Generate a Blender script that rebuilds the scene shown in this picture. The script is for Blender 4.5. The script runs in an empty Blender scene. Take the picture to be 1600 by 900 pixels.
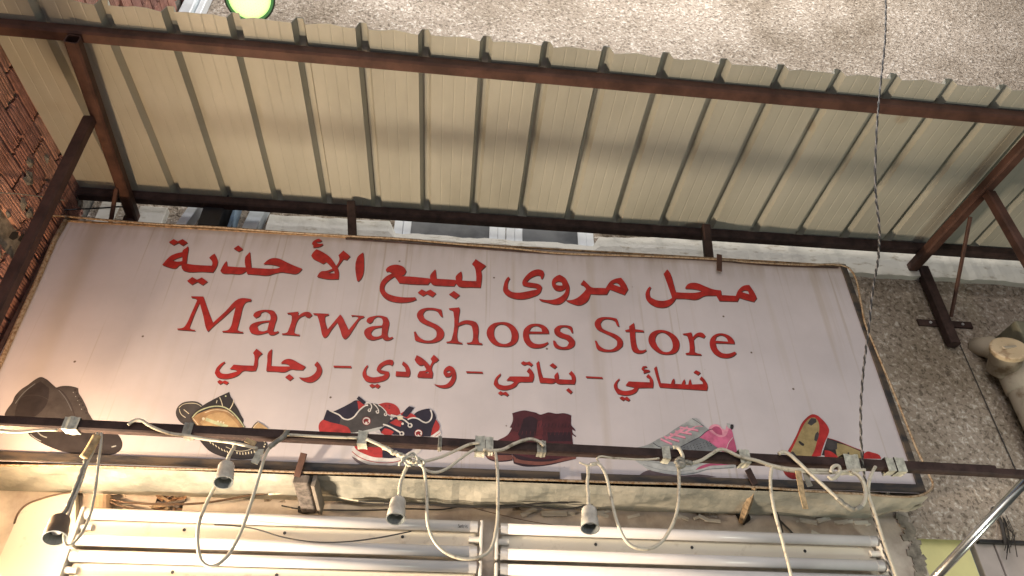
import bpy, bmesh, math, random
from mathutils import Vector, Matrix
from mathutils.geometry import tessellate_polygon
random.seed(7)
S = bpy.context.scene
COL = S.collection

# ------------------------------------------------------------------ camera
FPX, EL, YAW, ROLL = 1112.4, .637788, -.0906664, .0039
CP = Vector((0, -2.1, 1.6))
_R = Matrix.Rotation(YAW, 3, 'Z')
W_ = _R @ Matrix.Rotation(EL, 3, 'X') @ Vector((0, 1, 0))
_r = _R @ Vector((1, 0, 0)); _u = _R @ Matrix.Rotation(EL, 3, 'X') @ Vector((0, 0, 1))
R_ = math.cos(ROLL) * _r + math.sin(ROLL) * _u
U_ = -math.sin(ROLL) * _r + math.cos(ROLL) * _u
cd = bpy.data.cameras.new('camera'); cam = bpy.data.objects.new('camera', cd); COL.objects.link(cam)
cd.sensor_width = 36; cd.lens = 36 * FPX / 1600; cd.clip_start = .05; cd.clip_end = 500
cam.matrix_world = Matrix(((R_.x, U_.x, -W_.x, CP.x), (R_.y, U_.y, -W_.y, CP.y), (R_.z, U_.z, -W_.z, CP.z), (0, 0, 0, 1)))
S.camera = cam

# ------------------------------------------------------------------ light
wd = bpy.data.worlds.new('World'); S.world = wd; wd.use_nodes = True
nt = wd.node_tree; bg = nt.nodes['Background']
sk = nt.nodes.new('ShaderNodeTexSky'); sk.sky_type = 'NISHITA'; sk.sun_disc = False
SUN_EL, SUN_ROT = math.radians(24), math.radians(200)
sk.sun_elevation = SUN_EL; sk.sun_rotation = SUN_ROT; sk.dust_density = 3.0; sk.air_density = 1.0
nt.links.new(sk.outputs[0], bg.inputs[0]); bg.inputs[1].default_value = .05
sl = bpy.data.lights.new('sun', 'SUN'); sl.energy = .5; sl.angle = math.radians(40); sl.color = (.93, .95, 1)
so = bpy.data.objects.new('sun', sl); COL.objects.link(so)
sd = Vector((math.sin(SUN_ROT) * math.cos(SUN_EL), math.cos(SUN_ROT) * math.cos(SUN_EL), math.sin(SUN_EL)))
so.rotation_euler = sd.to_track_quat('Z', 'Y').to_euler()
def area(name, loc, aim, sx, sy, e, c):
    l = bpy.data.lights.new(name, 'AREA'); l.shape = 'RECTANGLE'; l.size = sx; l.size_y = sy; l.energy = e; l.color = c
    o = bpy.data.objects.new(name, l); COL.objects.link(o); o.location = loc
    o.rotation_euler = (Vector(aim) - Vector(loc)).to_track_quat('-Z', 'Y').to_euler(); return o
# unseen lamp inferred low at the left, aimed to shape the canopy's light
area('low_left_lamp', (-1.36, -.41, 1.45), (.64, -.41, 1.35), .10, .30, 108, (1.0, .80, .57))
# added pale fill below right, for the canopy's end and the bar's underside
area('right_fill_light', (2.3, -1.0, 1.15), (1.1, -.3, 3.4),   .5, .3, 13, (.96, 1.0, .84))
area('front_fill_light', (-.2, -6.5, 2.3), (0, 0, 2.8), 1.2, .8, 84, (.90, .89, 1.0))  # added cool front fill for the sign and lintel, source unseen
# added unseen light high above, washing down to brighten the upper wall
area('wall_wash_fill', (.5, -1.0, 6.9), (.4, .3, 4.7), 4.4, .4, 320, (1.0, .95, .88))
S.view_settings.view_transform = 'Standard'; S.view_settings.look = 'None'
S.view_settings.exposure = 0.0; S.view_settings.gamma = 1
S.render.engine = 'CYCLES'

# ------------------------------------------------------------------ helpers
def U(px, py, ax, val):
    """point of the place seen at a photograph position, on the plane coordinate[ax] == val"""
    d = (px - 800) * R_ - (py - 450) * U_ + FPX * W_
    return CP + d * ((val - CP[ax]) / d[ax])

def mat(name, col, rough=.6, metal=0, var=.15, scale=12, bump=0, bscale=60, col2=None, emis=None, spec=.5, stretch=None, thr=None):
    m = bpy.data.materials.new(name); m.use_nodes = True; n = m.node_tree.nodes; L = m.node_tree.links
    b = n['Principled BSDF']; b.inputs['Roughness'].default_value = rough; b.inputs['Metallic'].default_value = metal
    b.inputs['Specular IOR Level'].default_value = spec
    g = n.new('ShaderNodeNewGeometry'); mp = n.new('ShaderNodeMapping'); L.new(g.outputs['Position'], mp.inputs[0])
    if stretch: mp.inputs['Scale'].default_value = stretch
    t = n.new('ShaderNodeTexNoise'); t.inputs['Scale'].default_value = scale; t.inputs['Detail'].default_value = 5
    t.inputs['Roughness'].default_value = .62; L.new(mp.outputs[0], t.inputs['Vector'])
    r = n.new('ShaderNodeValToRGB'); L.new(t.outputs[0], r.inputs[0])
    c2 = col2 or tuple(c * (1 - 2 * var) for c in col)
    r.color_ramp.elements[0].color = (*c2, 1); r.color_ramp.elements[1].color = (*[min(1, c * (1 + var * .5)) for c in col], 1)
    lo, hi = thr or (.35, .62)
    r.color_ramp.elements[0].position = lo; r.color_ramp.elements[1].position = hi
    L.new(r.outputs[0], b.inputs['Base Color'])
    if bump:
        t2 = n.new('ShaderNodeTexNoise'); t2.inputs['Scale'].default_value = bscale; t2.inputs['Detail'].default_value = 4
        L.new(g.outputs['Position'], t2.inputs['Vector'])
        bp = n.new('ShaderNodeBump'); bp.inputs['Strength'].default_value = min(1, bump * 100); bp.inputs['Distance'].default_value = bump
        L.new(t2.outputs[0], bp.inputs['Height']); L.new(bp.outputs[0], b.inputs['Normal'])
    if emis:
        b.inputs['Emission Color'].default_value = (*emis[0], 1); b.inputs['Emission Strength'].default_value = emis[1]
    return m

def stucco(name, cols, scale):
    m = bpy.data.materials.new(name); m.use_nodes = True; n = m.node_tree.nodes; L = m.node_tree.links
    b = n['Principled BSDF']; b.inputs['Roughness'].default_value = .92; b.inputs['Specular IOR Level'].default_value = .2
    g = n.new('ShaderNodeNewGeometry')
    w = n.new('ShaderNodeTexNoise'); w.inputs['Scale'].default_value = scale * .6; w.inputs['Detail'].default_value = 2; L.new(g.outputs['Position'], w.inputs['Vector'])
    ad = n.new('ShaderNodeVectorMath'); ad.operation = 'MULTIPLY_ADD'; L.new(w.outputs['Color'], ad.inputs[0])
    ad.inputs[1].default_value = (.03, .03, .03); L.new(g.outputs['Position'], ad.inputs[2])
    t = n.new('ShaderNodeTexNoise'); t.inputs['Scale'].default_value = scale; t.inputs['Detail'].default_value = 4; t.inputs['Roughness'].default_value = .55
    L.new(ad.outputs[0], t.inputs['Vector'])
    r = n.new('ShaderNodeValToRGB'); L.new(t.outputs[0], r.inputs[0]); e = r.color_ramp.elements
    e[0].position = .36; e[0].color = (*cols[0], 1); e[1].position = .66; e[1].color = (*cols[3], 1)
    for p, c in ((.44, cols[1]), (.53, cols[1]), (.585, cols[2])):
        k = r.color_ramp.elements.new(p); k.color = (*c, 1)
    t3 = n.new('ShaderNodeTexNoise'); t3.inputs['Scale'].default_value = 2.2; t3.inputs['Detail'].default_value = 4; L.new(g.outputs['Position'], t3.inputs['Vector'])
    r3 = n.new('ShaderNodeValToRGB'); L.new(t3.outputs[0], r3.inputs[0])
    r3.color_ramp.elements[0].position = .36; r3.color_ramp.elements[0].color = (.66, .62, .57, 1)
    r3.color_ramp.elements[1].position = .64; r3.color_ramp.elements[1].color = (1.08, 1.06, 1.05, 1)
    mx = n.new('ShaderNodeMix'); mx.data_type = 'RGBA'; mx.blend_type = 'MULTIPLY'; mx.inputs[0].default_value = 1
    L.new(r.outputs[0], mx.inputs[6]); L.new(r3.outputs[0], mx.inputs[7]); L.new(mx.outputs[2], b.inputs['Base Color'])
    bp = n.new('ShaderNodeBump'); bp.inputs['Strength'].default_value = 1; bp.inputs['Distance'].default_value = .012
    L.new(t.outputs[0], bp.inputs['Height']); L.new(bp.outputs[0], b.inputs['Normal'])
    return m

def sign_face_material():
    m = mat('banner_vinyl', (.48, .45, .48), rough=.42, var=.05, scale=3, spec=.4, bump=.006, bscale=3.2)
    n = m.node_tree.nodes; L = m.node_tree.links; b = n['Principled BSDF']
    base = b.inputs['Base Color'].links[0].from_socket; g = [x for x in n if x.type == 'NEW_GEOMETRY'][0]
    def ramp(sock, lo, hi, inv=False):
        r = n.new('ShaderNodeMapRange'); r.inputs[1].default_value = lo; r.inputs[2].default_value = hi
        if inv: r.inputs[3].default_value = 1; r.inputs[4].default_value = 0
        L.new(sock, r.inputs[0]); return r.outputs[0]
    def mul(a, c):
        k = n.new('ShaderNodeMath'); k.operation = 'MULTIPLY'
        for i, s in enumerate((a, c)):
            if isinstance(s, (int, float)): k.inputs[i].default_value = s
            else: L.new(s, k.inputs[i])
        return k.outputs[0]
    def mixc(fac, colr):
        nonlocal base
        x = n.new('ShaderNodeMix'); x.data_type = 'RGBA'; L.new(fac, x.inputs[0]); L.new(base, x.inputs[6])
        x.inputs[7].default_value = (*colr, 1); base = x.outputs[2]
    sep = n.new('ShaderNodeSeparateXYZ'); L.new(g.outputs['Position'], sep.inputs[0])
    def noise(sc, vec, det=4):
        mp = n.new('ShaderNodeMapping'); mp.inputs['Scale'].default_value = vec; L.new(g.outputs['Position'], mp.inputs[0])
        t = n.new('ShaderNodeTexNoise'); t.inputs['Scale'].default_value = sc; t.inputs['Detail'].default_value = det
        L.new(mp.outputs[0], t.inputs['Vector']); return t.outputs[0]
    # rain streaks, denser to the right
    mixc(mul(mul(ramp(noise(1, (17, 1, .55), 3), .58, .70), .50), ramp(sep.outputs[0], -1.4, 1.4)), (.33, .27, .20))
    mixc(mul(ramp(noise(1, (60, 1, 1.1), 2), .63, .72), .5), (.30, .25, .19))
    # grime band under the top edge
    top = ramp(sep.outputs[2], 3.24, 3.37); gr = ramp(noise(1, (30, 1, 5), 5), .38, .66)
    mixc(mul(mul(top, gr), .5), (.22, .16, .10))
    mixc(mul(ramp(sep.outputs[2], 3.325, 3.368), .8), (.25, .18, .11))
    # fly specks
    v = n.new('ShaderNodeTexVoronoi'); v.inputs['Scale'].default_value = 9; L.new(g.outputs['Position'], v.inputs['Vector'])
    mixc(ramp(v.outputs['Distance'], .028, .045, True), (.10, .07, .05))
    L.new(base, b.inputs['Base Color']); return m

class MB:
    def __init__(s): s.v = []; s.f = []; s.mi = []; s.m = 0
    def add(s, vs, fs):
        k = len(s.v); s.v += [Vector(v) for v in vs]
        for f in fs: s.f.append([i + k for i in f]); s.mi.append(s.m)
        return s
    def box(s, c, d, rot=None):
        vs = []
        for x in (-.5, .5):
            for y in (-.5, .5):
                for z in (-.5, .5):
                    p = Vector((x * d[0], y * d[1], z * d[2]))
                    if rot: p = rot @ p
                    vs.append(Vector(c) + p)
        return s.add(vs, [(0, 1, 3, 2), (4, 6, 7, 5), (0, 4, 5, 1), (2, 3, 7, 6), (0, 2, 6, 4), (1, 5, 7, 3)])
    def bar(s, a, b, w, h, up=(0, 0, 1), bev=.15, hollow=False):
        """square tube from a to b with slightly rounded edges"""
        a = Vector(a); b = Vector(b); t = (b - a).normalized(); sd_ = t.cross(Vector(up)).normalized(); u = sd_.cross(t).normalized()
        e = min(w, h) * bev; prof = []
        for sx, sy in ((1, 1), (-1, 1), (-1, -1), (1, -1)):
            X, Y = sx * w / 2, sy * h / 2
            q = [(X - sx * e, Y), (X, Y - sy * e)]
            prof += q if sx * sy < 0 else q[::-1]
        n = len(prof); vs = [p + sd_ * x + u * y for p in (a, b) for x, y in prof]
        fs = [(i, (i + 1) % n, n + (i + 1) % n, n + i) for i in range(n)]
        if not hollow: fs += [tuple(range(n))[::-1], tuple(range(n, 2 * n))]
        else:
            k = len(vs); vs += [p + sd_ * x * .82 + u * y * .82 for p in (a, a + t * w * 1.5) for x, y in prof]
            fs += [(i, k + i, k + (i + 1) % n, (i + 1) % n) for i in range(n)] + [(k + i, k + n + i, k + n + (i + 1) % n, k + (i + 1) % n) for i in range(n)]
            fs += [tuple(range(k + n, k + 2 * n)), tuple(range(n, 2 * n))]
        return s.add(vs, fs)
    def tube(s, pts, r, n=8, caps=True, straight=None):
        pts = [Vector(p) for p in pts]; rs = r if isinstance(r, (list, tuple)) else [r] * len(pts); vs = []; pu = None
        for i, p in enumerate(pts):
            t = (pts[min(i + 1, len(pts) - 1)] - pts[max(i - 1, 0)])
            if t.length < 1e-6: t = lt if pu is not None else pts[-1] - pts[0]
            if len(rs) > 1 and straight: t = straight
            t = t.normalized(); lt = t
            if pu is None: pu = t.cross(Vector((.3, .8, .52))).normalized()
            pu = (pu - t * pu.dot(t)).normalized(); q = t.cross(pu)
            for k in range(n):
                a = 2 * math.pi * k / n; vs.append(p + (pu * math.cos(a) + q * math.sin(a)) * rs[i])
        fs = [(i * n + k, i * n + (k + 1) % n, (i + 1) * n + (k + 1) % n, (i + 1) * n + k) for i in range(len(pts) - 1) for k in range(n)]
        if caps: fs += ([tuple(range(n))[::-1]] if caps != 'end' else []) + [tuple(range((len(pts) - 1) * n, len(pts) * n))]
        return s.add(vs, fs)
    def quad(s, a, b, c, d): return s.add([a, b, c, d], [(0, 1, 2, 3)])
    def build(s, name, m, parent=None, smooth=False, kind=None, label=None, cat=None, group=None, bevel=0):
        o0 = PL(parent) if parent else Vector((0, 0, 0))
        me = bpy.data.meshes.new(name)
        if not parent and cat and s.v:
            o0 = Vector((sum(v.x for v in s.v) / len(s.v), sum(v.y for v in s.v) / len(s.v), min(v.z for v in s.v)))
        me.from_pydata([v - o0 for v in s.v], [], s.f)
        ms = m if isinstance(m, (list, tuple)) else [m]
        for x in ms: me.materials.append(x)
        if len(ms) > 1: me.polygons.foreach_set('material_index', s.mi)
        if smooth: me.polygons.foreach_set('use_smooth', [True] * len(me.polygons))
        me.validate()
        if name not in ('lettering', 'printed_shoe', 'lens', 'sign_face', 'ground', 'facade_wall', 'lintel_wall'):
            bm = bmesh.new(); bm.from_mesh(me); bmesh.ops.recalc_face_normals(bm, faces=bm.faces); bm.to_mesh(me); bm.free()
        me.update()
        o = bpy.data.objects.new(name, me); COL.objects.link(o)
        if parent: o.parent = parent
        else: o.location = o0
        if bevel:
            bv = o.modifiers.new('b', 'BEVEL'); bv.width = bevel; bv.segments = 2; bv.limit_method = 'ANGLE'
        return tag(o, label, cat, group, kind)

def PL(o):
    v = Vector((0, 0, 0))
    while o: v = v + o.location; o = o.parent
    return v
def tag(o, label=None, cat=None, group=None, kind=None):
    for k, v in (('label', label), ('category', cat), ('group', group), ('kind', kind)):
        if v: o[k] = v
    return o
def thing(name, loc, label, cat, group=None):
    o = bpy.data.objects.new(name, None); COL.objects.link(o); o.location = loc; o.empty_display_size = .1
    return tag(o, label, cat, group)

def smooth(pts, closed=True, ang=50, n=4):
    P = [Vector(p) for p in pts]; N = len(P); out = []
    def tan(i):
        if not closed and i in (0, N - 1): return None
        a = P[i] - P[i - 1]; b = P[(i + 1) % N] - P[i]
        if a.length < 1e-9 or b.length < 1e-9: return None
        if ang is not None and math.degrees(a.angle(b)) > ang: return None
        return (a.normalized() + b.normalized()).normalized()
    T = [tan(i) for i in range(N)]
    for i in range(N if closed else N - 1):
        p, q = P[i], P[(i + 1) % N]; L = (q - p).length; d = (q - p)
        t0 = T[i] * L if T[i] is not None else None; t1 = T[(i + 1) % N] * L if T[(i + 1) % N] is not None else None
        if t0 is None and t1 is None: out.append(p); continue
        if t0 is None: t0 = d * 1.5 - t1 * .5
        if t1 is None: t1 = d * 1.5 - t0 * .5
        for k in range(n):
            s = k / n; s2, s3 = s * s, s ** 3
            out.append(p * (2 * s3 - 3 * s2 + 1) + t0 * (s3 - 2 * s2 + s) + q * (-2 * s3 + 3 * s2) + t1 * (s3 - s2))
    if not closed: out.append(P[-1])
    return out

# ------------------------------------------------------------------ materials
RUST = mat('red_oxide_steel', (.082, .040, .030), rough=.62, var=.22, scale=14, bump=.0015, bscale=160, spec=.3)
RUSTD = mat('dark_rusty_steel', (.050, .029, .026), rough=.7, var=.25, scale=25, bump=.0015, bscale=180, spec=.3)
SHEET = mat('coated_roof_sheet', (.385, .385, .34), rough=.45, var=.08, scale=4, bump=.0015, bscale=7, stretch=(1, .35, 1), col2=(.32, .32, .28))
def specks(m, sc, r0, colr, fac=1.0):
    n = m.node_tree.nodes; L = m.node_tree.links; b = n['Principled BSDF']; src = b.inputs['Base Color'].links[0].from_socket
    g = [x for x in n if x.type == 'NEW_GEOMETRY'][0]; v = n.new('ShaderNodeTexVoronoi'); v.inputs['Scale'].default_value = sc; L.new(g.outputs['Position'], v.inputs['Vector'])
    r = n.new('ShaderNodeMapRange'); r.inputs[1].default_value = r0; r.inputs[2].default_value = r0 * 1.7; r.inputs[3].default_value = fac; r.inputs[4].default_value = 0
    L.new(v.outputs['Distance'], r.inputs[0]); x = n.new('ShaderNodeMix'); x.data_type = 'RGBA'
    L.new(r.outputs[0], x.inputs[0]); L.new(src, x.inputs[6]); x.inputs[7].default_value = (*colr, 1); L.new(x.outputs[2], b.inputs['Base Color'])
specks(SHEET, 5.3, .022, (.10, .06, .04)); specks(SHEET, 2.9, .05, (.30, .24, .17), .5)
STUC = stucco('pebble_render', [(.17, .145, .12), (.35, .305, .26), (.43, .385, .335), (.60, .575, .54)], 66)
LEDGE = mat('flaking_white_paint', (.50, .485, .44), rough=.8, scale=40, bump=.004, bscale=50, col2=(.30, .26, .20), thr=(.28, .42), stretch=(.4, 1, 1))
MORTAR = mat('grey_mortar', (.25, .225, .19), rough=.95, scale=40, bump=.0015, bscale=60, var=.25)
CLAY = [mat('clay_brick', c, rough=.85, scale=20, bump=.002, bscale=120, var=.2) for c in ((.43, .22, .17), (.37, .18, .14), (.47, .26, .20), (.34, .175, .145))]
ASPH = mat('asphalt', (.06, .058, .055), rough=.9, scale=30, bump=.004, bscale=90)
FACE = sign_face_material()
BLACKF = mat('dark_sign_frame', (.022, .022, .025), rough=.6, spec=.25, scale=30, col2=(.075, .058, .045), thr=(.40, .60), stretch=(.3, 1, 1))
ROPE = mat('amber_rope_light', (.27, .21, .145), rough=.5, scale=120, col2=(.14, .07, .02), thr=(.38, .56), spec=.8)
COVER = mat('crumpled_cover_sheet', (.36, .345, .30), rough=.6, scale=8, col2=(.22, .225, .20), bump=.012, bscale=11)
LINT = mat('stained_cream_lintel', (.52, .47, .41), rough=.75, scale=7, col2=(.33, .28, .24), bump=.004, bscale=22)
WHITE = mat('white_plastic', (.66, .64, .60), rough=.35, var=.06, scale=25)
PORC = mat('aged_white_plastic', (.62, .60, .54), rough=.4, var=.12, scale=60)
TUBEM = mat('fluorescent_glass', (.70, .68, .69), rough=.24, var=.04, scale=6, spec=.5)
METAL = mat('lamp_end_cap_metal', (.55, .55, .56), rough=.45, metal=.3, var=.1)
BATT = mat('cream_lamp_housing', (.56, .53, .45), rough=.5, scale=20, var=.1, col2=(.42, .38, .31), thr=(.25, .4))
CORD = mat('yellowed_white_cord', (.56, .52, .42), rough=.5, scale=45, col2=(.27, .23, .17), thr=(.30, .46))
TAPE = mat('white_cloth_tape', (.55, .55, .47), rough=.7, scale=70, var=.2, bump=.002, bscale=120)
TAPEG = mat('grey_insulating_tape', (.28, .27, .23), rough=.5, scale=50, var=.2)
BLK = mat('black_cable', (.022, .021, .022), rough=.5, var=.2)
DARK = mat('dark_plastic', (.02, .02, .022), rough=.6, var=.2)
HOLE = mat('dark_hole', (.02, .016, .013), rough=.95, var=.2)
WOOD = mat('raw_wood', (.33, .24, .15), rough=.8, scale=60, stretch=(1, 1, .1), var=.3)
WOODG = mat('weathered_wood', (.15, .13, .12), rough=.85, scale=60, stretch=(1, 1, .12), var=.3)
CLOTH = mat('tan_tape_tail', (.55, .40, .22), rough=.8, scale=60, var=.25)
CHROME = mat('polished_steel', (.85, .86, .84), rough=.27, metal=1, var=.12, scale=8, stretch=(1, 1, 6))
PVC = mat('weathered_pvc', (.43, .38, .31), rough=.6, scale=14, col2=(.20, .14, .09), thr=(.30, .48), bump=.002, bscale=60)
YELL = mat('pale_yellow_panel', (.72, .68, .33), rough=.5, var=.04)
LILAC = mat('greyish_panel', (.42, .37, .35), rough=.6, var=.1, scale=5)
GLASS = mat('dark_window_glass', (.13, .135, .14), rough=.08, var=.3, scale=3, spec=.8)
FRAME = mat('white_window_frame', (.62, .65, .68), rough=.35, var=.05)
BLUEW = mat('bluish_white_panel', (.60, .66, .70), rough=.4, var=.1, scale=10)
GREENB = mat('greenish_box', (.17, .165, .12), rough=.7, var=.2)
def pm(n, c, r=.42): return mat(n, c, rough=r, var=.16 if 'red' == n[-3:] or 'shadow' in n else .14, scale=30, spec=.22)
RED = pm('print_red', (.34, .022, .018)); SHAD = pm('print_shadow', (.085, .04, .035))

# ------------------------------------------------------------------ ground, walls
MB().quad((-60, -60, 0), (60, -60, 0), (60, 60, 0), (-60, 60, 0)).build('ground', ASPH, kind='structure')
XC = -1.517; WY = .19
wl = MB()
wl.add([(XC, WY, 2.40), (6, WY, 2.40), (6, WY, 9), (XC, WY, 9), (XC, WY + .3, 9), (6, WY + .3, 9)], [(0, 1, 2, 3), (3, 2, 5, 4)])
wl.add([(1.575, WY, 2.353), (6, WY, 2.353), (6, WY, 2.40), (1.575, WY, 2.40)], [(0, 1, 2, 3)])
wl.build('facade_wall', STUC, kind='structure')
# painted ledge course on the wall with lumpy edges
xwa, xwb = U(617, 350, 1, WY).x - .01, U(925, 350, 1, WY).x + .01
lg = MB(); N = 150; rows = []
for i in range(N + 1):
    x = -.80 + i * (4.6 / N); j = lambda a: random.uniform(-a, a)
    zt = (3.596 if x < xwa else 3.537 if x < xwb else 3.585 + .045 * min(1, (x - xwb) / .7)) + j(.004); zb = 3.475 + j(.004); d = .028 + j(.003)
    rows.append([(x, WY + .01, zt + .006), (x, WY - d * .8, zt), (x, WY - d, (zt + zb) / 2), (x, WY - d * .9, zb), (x, WY + .01, zb - .004)])
for i in range(N): 
    for k in range(4): lg.quad(rows[i][k], rows[i + 1][k], rows[i + 1][k + 1], rows[i][k + 1])
lg.build('wall_ledge', LEDGE, kind='structure')
# rough cement over the ledge, right part
lm = MB()
for i in range(60):
    x = random.uniform(.62, 2.9); z = 3.635 + random.uniform(-.004, .03) + (.02 if x > 1.2 else 0); s = random.uniform(.012, .03)
    lm.box((x, WY - .012 - i * .00017, z), (s * 2.4, .03, s * .7), Matrix.Rotation(random.uniform(-.3, .3), 3, 'Y'))
lm.build('cement_lumps', MORTAR, kind='stuff')

# windows over the ledge
def window(x0, x1, z0, z1, label):
    t = thing('window', ((x0 + x1) / 2, WY, z0), label, 'window'); f = .07; d = .05
    b = MB()
    for a, c in ((x0, x0 + f), (x1 - f, x1)):
        b = MB(); b.box(((a + c) / 2 - (c - a) * .24, WY - .006, (z0 + z1) / 2), ((c - a) * .50, .014, z1 - z0)); b.box(((a + c) / 2 + (c - a) * .26, WY - .003, (z0 + z1) / 2), ((c - a) * .46, .010, z1 - z0))
        b.build('frame', FRAME, t)
    MB().box(((x0 + x1) / 2, WY - .006, z1 - f / 2), (x1 - x0 - 2 * f, .012, f)).build('frame', FRAME, t)
    MB().box(((x0 + x1) / 2, WY - .002, (z0 + z1) / 2 - f / 2), (x1 - x0 - 2 * f, .006, z1 - z0 - f)).build('pane', GLASS, t)
xa = [U(x, 350, 1, WY).x for x in (617, 655, 765, 790, 905, 925)]
window(xa[0], xa[3] + .0, 3.515, 4.35, 'white framed dark window low above the sign, left sash of the pair')
window(xa[3] + .002, xa[5], 3.515, 4.35, 'white framed dark window low above the sign, right sash of the pair')
def wallbox(name, px0, px1, pz0, pz1, m, label, cat, d=.04, sk=0):
    a = U(px0, pz1, 1, WY - d); b = U(px1, pz0, 1, WY - d); MBx = MB()
    z0, z1 = min(a.z, b.z), max(a.z, b.z)
    vs = [(a.x, WY - d, z0), (b.x, WY - d, z0), (b.x + sk, WY - d, z1), (a.x + sk, WY - d, z1)]
    vs += [(x, WY + .01, z) for x, y, z in vs]
    MBx.add(vs, [(0, 1, 2, 3), (4, 7, 6, 5), (0, 4, 5, 1), (1, 5, 6, 2), (2, 6, 7, 3), (3, 7, 4, 0)])
    return MBx.build(name, m, label=label, cat=cat, bevel=.003)
wallbox('painted_block', 142, 190, 300, 352, LEDGE, 'white painted block in the corner by the brick wall', 'block', .03)
wallbox('ledge_stone', 205, 262, 324, 354, LEDGE, 'short white ledge piece behind the left canopy arm', 'ledge', .03)
wallbox('wall_panel', 268, 306, 300, 358, FRAME, 'bright white panel left of the dark box above the sign', 'panel', .05, .05)
wallbox('air_unit', 308, 358, 300, 350, DARK, 'dark box with rounded underside above the top edge of the sign', 'box', .10)
wallbox('blue_panel', 360, 372, 300, 358, mat('blue_edge', (.25, .36, .48), rough=.4), 'narrow blue edge strip beside the dark box', 'trim', .055)
wallbox('wall_panel', 374, 416, 300, 362, BLUEW, 'pale bluish white panel right of the dark box above the sign', 'panel', .05, .03)

# ------------------------------------------------------------------ lintel zone under the sign
lt = MB()
hx0, hx1, hz0, hz1 = U(243, 790, 1, WY).x, U(288, 790, 1, WY).x, U(260, 806, 1, WY).z, U(260, 765, 1, WY).z
ex = 1.575
nx = 90
def wob(x, z): return .004 * math.sin(x * 9 + z * 13) + .002 * math.sin(x * 31)
for x0, x1, z0, z1 in ((-2.6, hx0, 1.5, 2.46), (hx0, hx1, 1.5, hz0), (hx0, hx1, hz1, 2.46), (hx1, ex, 1.5, 2.46)):
    n = max(1, int((x1 - x0) / .06)); k = max(1, int((z1 - z0) / .08))
    for i in range(n):
        for j in range(k):
            q = [(x0 + (x1 - x0) * a / n, z0 + (z1 - z0) * b / k) for a, b in ((i, j), (i + 1, j), (i + 1, j + 1), (i, j + 1))]
            lt.add([(x, WY - .004 + wob(x, z), z) for x, z in q], [(0, 1, 2, 3)])
lt.add([(ex, WY - .004, 1.5), (ex, WY + .04, 1.5), (ex, WY + .04, 2.46), (ex, WY - .004, 2.46)], [(0, 1, 2, 3)])
lt.build('lintel_wall', LINT, kind='structure', smooth=True)
MB().box(((hx0 + hx1) / 2, WY + .07, (hz0 + hz1) / 2), (hx1 - hx0 + .2, .02, hz1 - hz0 + .1)).build('hole_back', HOLE, kind='structure')
sp = thing('splintered_wood', ((hx0 + hx1) / 2, WY, hz0), 'broken wood splinters filling the torn hole left under the sign', 'debris')
STRAW = mat('brown_straw', (.26, .15, .085), rough=.9, scale=60, var=.35)
for i in range(58):
    L = random.uniform(.02, .085); x = random.uniform(hx0 + L * .3, hx1 - L * .3); z = random.uniform(hz0 + .006, hz1 - .004)
    a = random.uniform(-1.3, 1.3) if L < .05 else random.uniform(-.6, .6)
    MB().box((x, WY + random.uniform(-.012, .03), z), (L, random.uniform(.003, .008), random.uniform(.002, .010)), Matrix.Rotation(a, 3, 'Y') @ Matrix.Rotation(random.uniform(-.3, .3), 3, 'Z')).build('splinter', random.choice((WOOD, STRAW, STRAW, WOODG)), sp)
# peeled render flakes and dark crack along the top of the lintel, right side
fl = MB()
for i in range(26):
    x = random.uniform(.2, 1.56); z = random.choice((random.uniform(2.385, 2.405), random.uniform(2.30, 2.40) if random.random() < .25 else 2.395)); s = random.uniform(.008, .028)
    fl.box((x, WY - .006 - i * .00013, z), (s * random.uniform(1, 3), .004, s * .6), Matrix.Rotation(random.uniform(-.5, .5), 3, 'Y'))
fl.build('peeling_plaster', LEDGE, kind='stuff')
ed = MB()
for i in range(55):
    z = 2.42 - i * .008; x = 1.556 + random.uniform(-.015, .015); s = random.uniform(.008, .022)
    ed.box((x, WY - .004 - i * .00011 - random.uniform(0, .00008), z), (s * 2, .008, s), Matrix.Rotation(random.uniform(-.6, .6), 3, 'Y'))
ed.build('rough_cement_edge', MORTAR, kind='stuff')
# holes with torn plaster where the brackets enter
for px, py, sx, sz, lb in ((1160, 808, .05, .05, 'ragged dark hole in the plaster where the raw wood stick ends'), (478, 797, .06, .03, 'ragged dark hole under the grey wooden bracket')):
    c = U(px, py, 1, WY - .006); b = MB()
    vs = [(c.x + sx * .5 * math.cos(a) * random.uniform(.7, 1.2), c.y, c.z + sz * .5 * math.sin(a) * random.uniform(.7, 1.2)) for a in [k * math.pi / 6 for k in range(12)]]
    vs += [(x, y - .006, z) for x, y, z in vs]
    b.add(vs, [tuple(range(12, 24))[::-1]] + [(i, (i + 1) % 12, 12 + (i + 1) % 12, 12 + i) for i in range(12)])
    b.build('wall_hole', HOLE, label=lb, cat='hole')
# neighbouring shop panels, lower right
a = U(1440, 843, 1, .2); b2 = U(1517, 845, 1, .2)
MB().box(((1.577 + b2.x) / 2, .235, 1.95), (b2.x - 1.577, .03, .90)).build('yellow_panel', YELL, label='pale yellow panel below the render at the lower right', cat='panel')
MB().box((b2.x + .012 + .035, .222, 1.95), (.07, .03, .90)).build('lilac_panel', LILAC, label='narrow lilac panel strip beside the yellow panel', cat='panel', bevel=.004)
MB().box((b2.x + .086 + .7, .222, 1.95), (1.4, .034, .90)).build('lilac_panel', LILAC, label='wide lilac panel under the twig tangle at the lower right corner', cat='panel', bevel=.004)
MB().bar((b2.x + .02, .196, 2.352), (4, .196, 2.350), .018, .012).build('edge_strip', DARK, label='thin dark strip along the top of the lilac panel', cat='trim')
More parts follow.
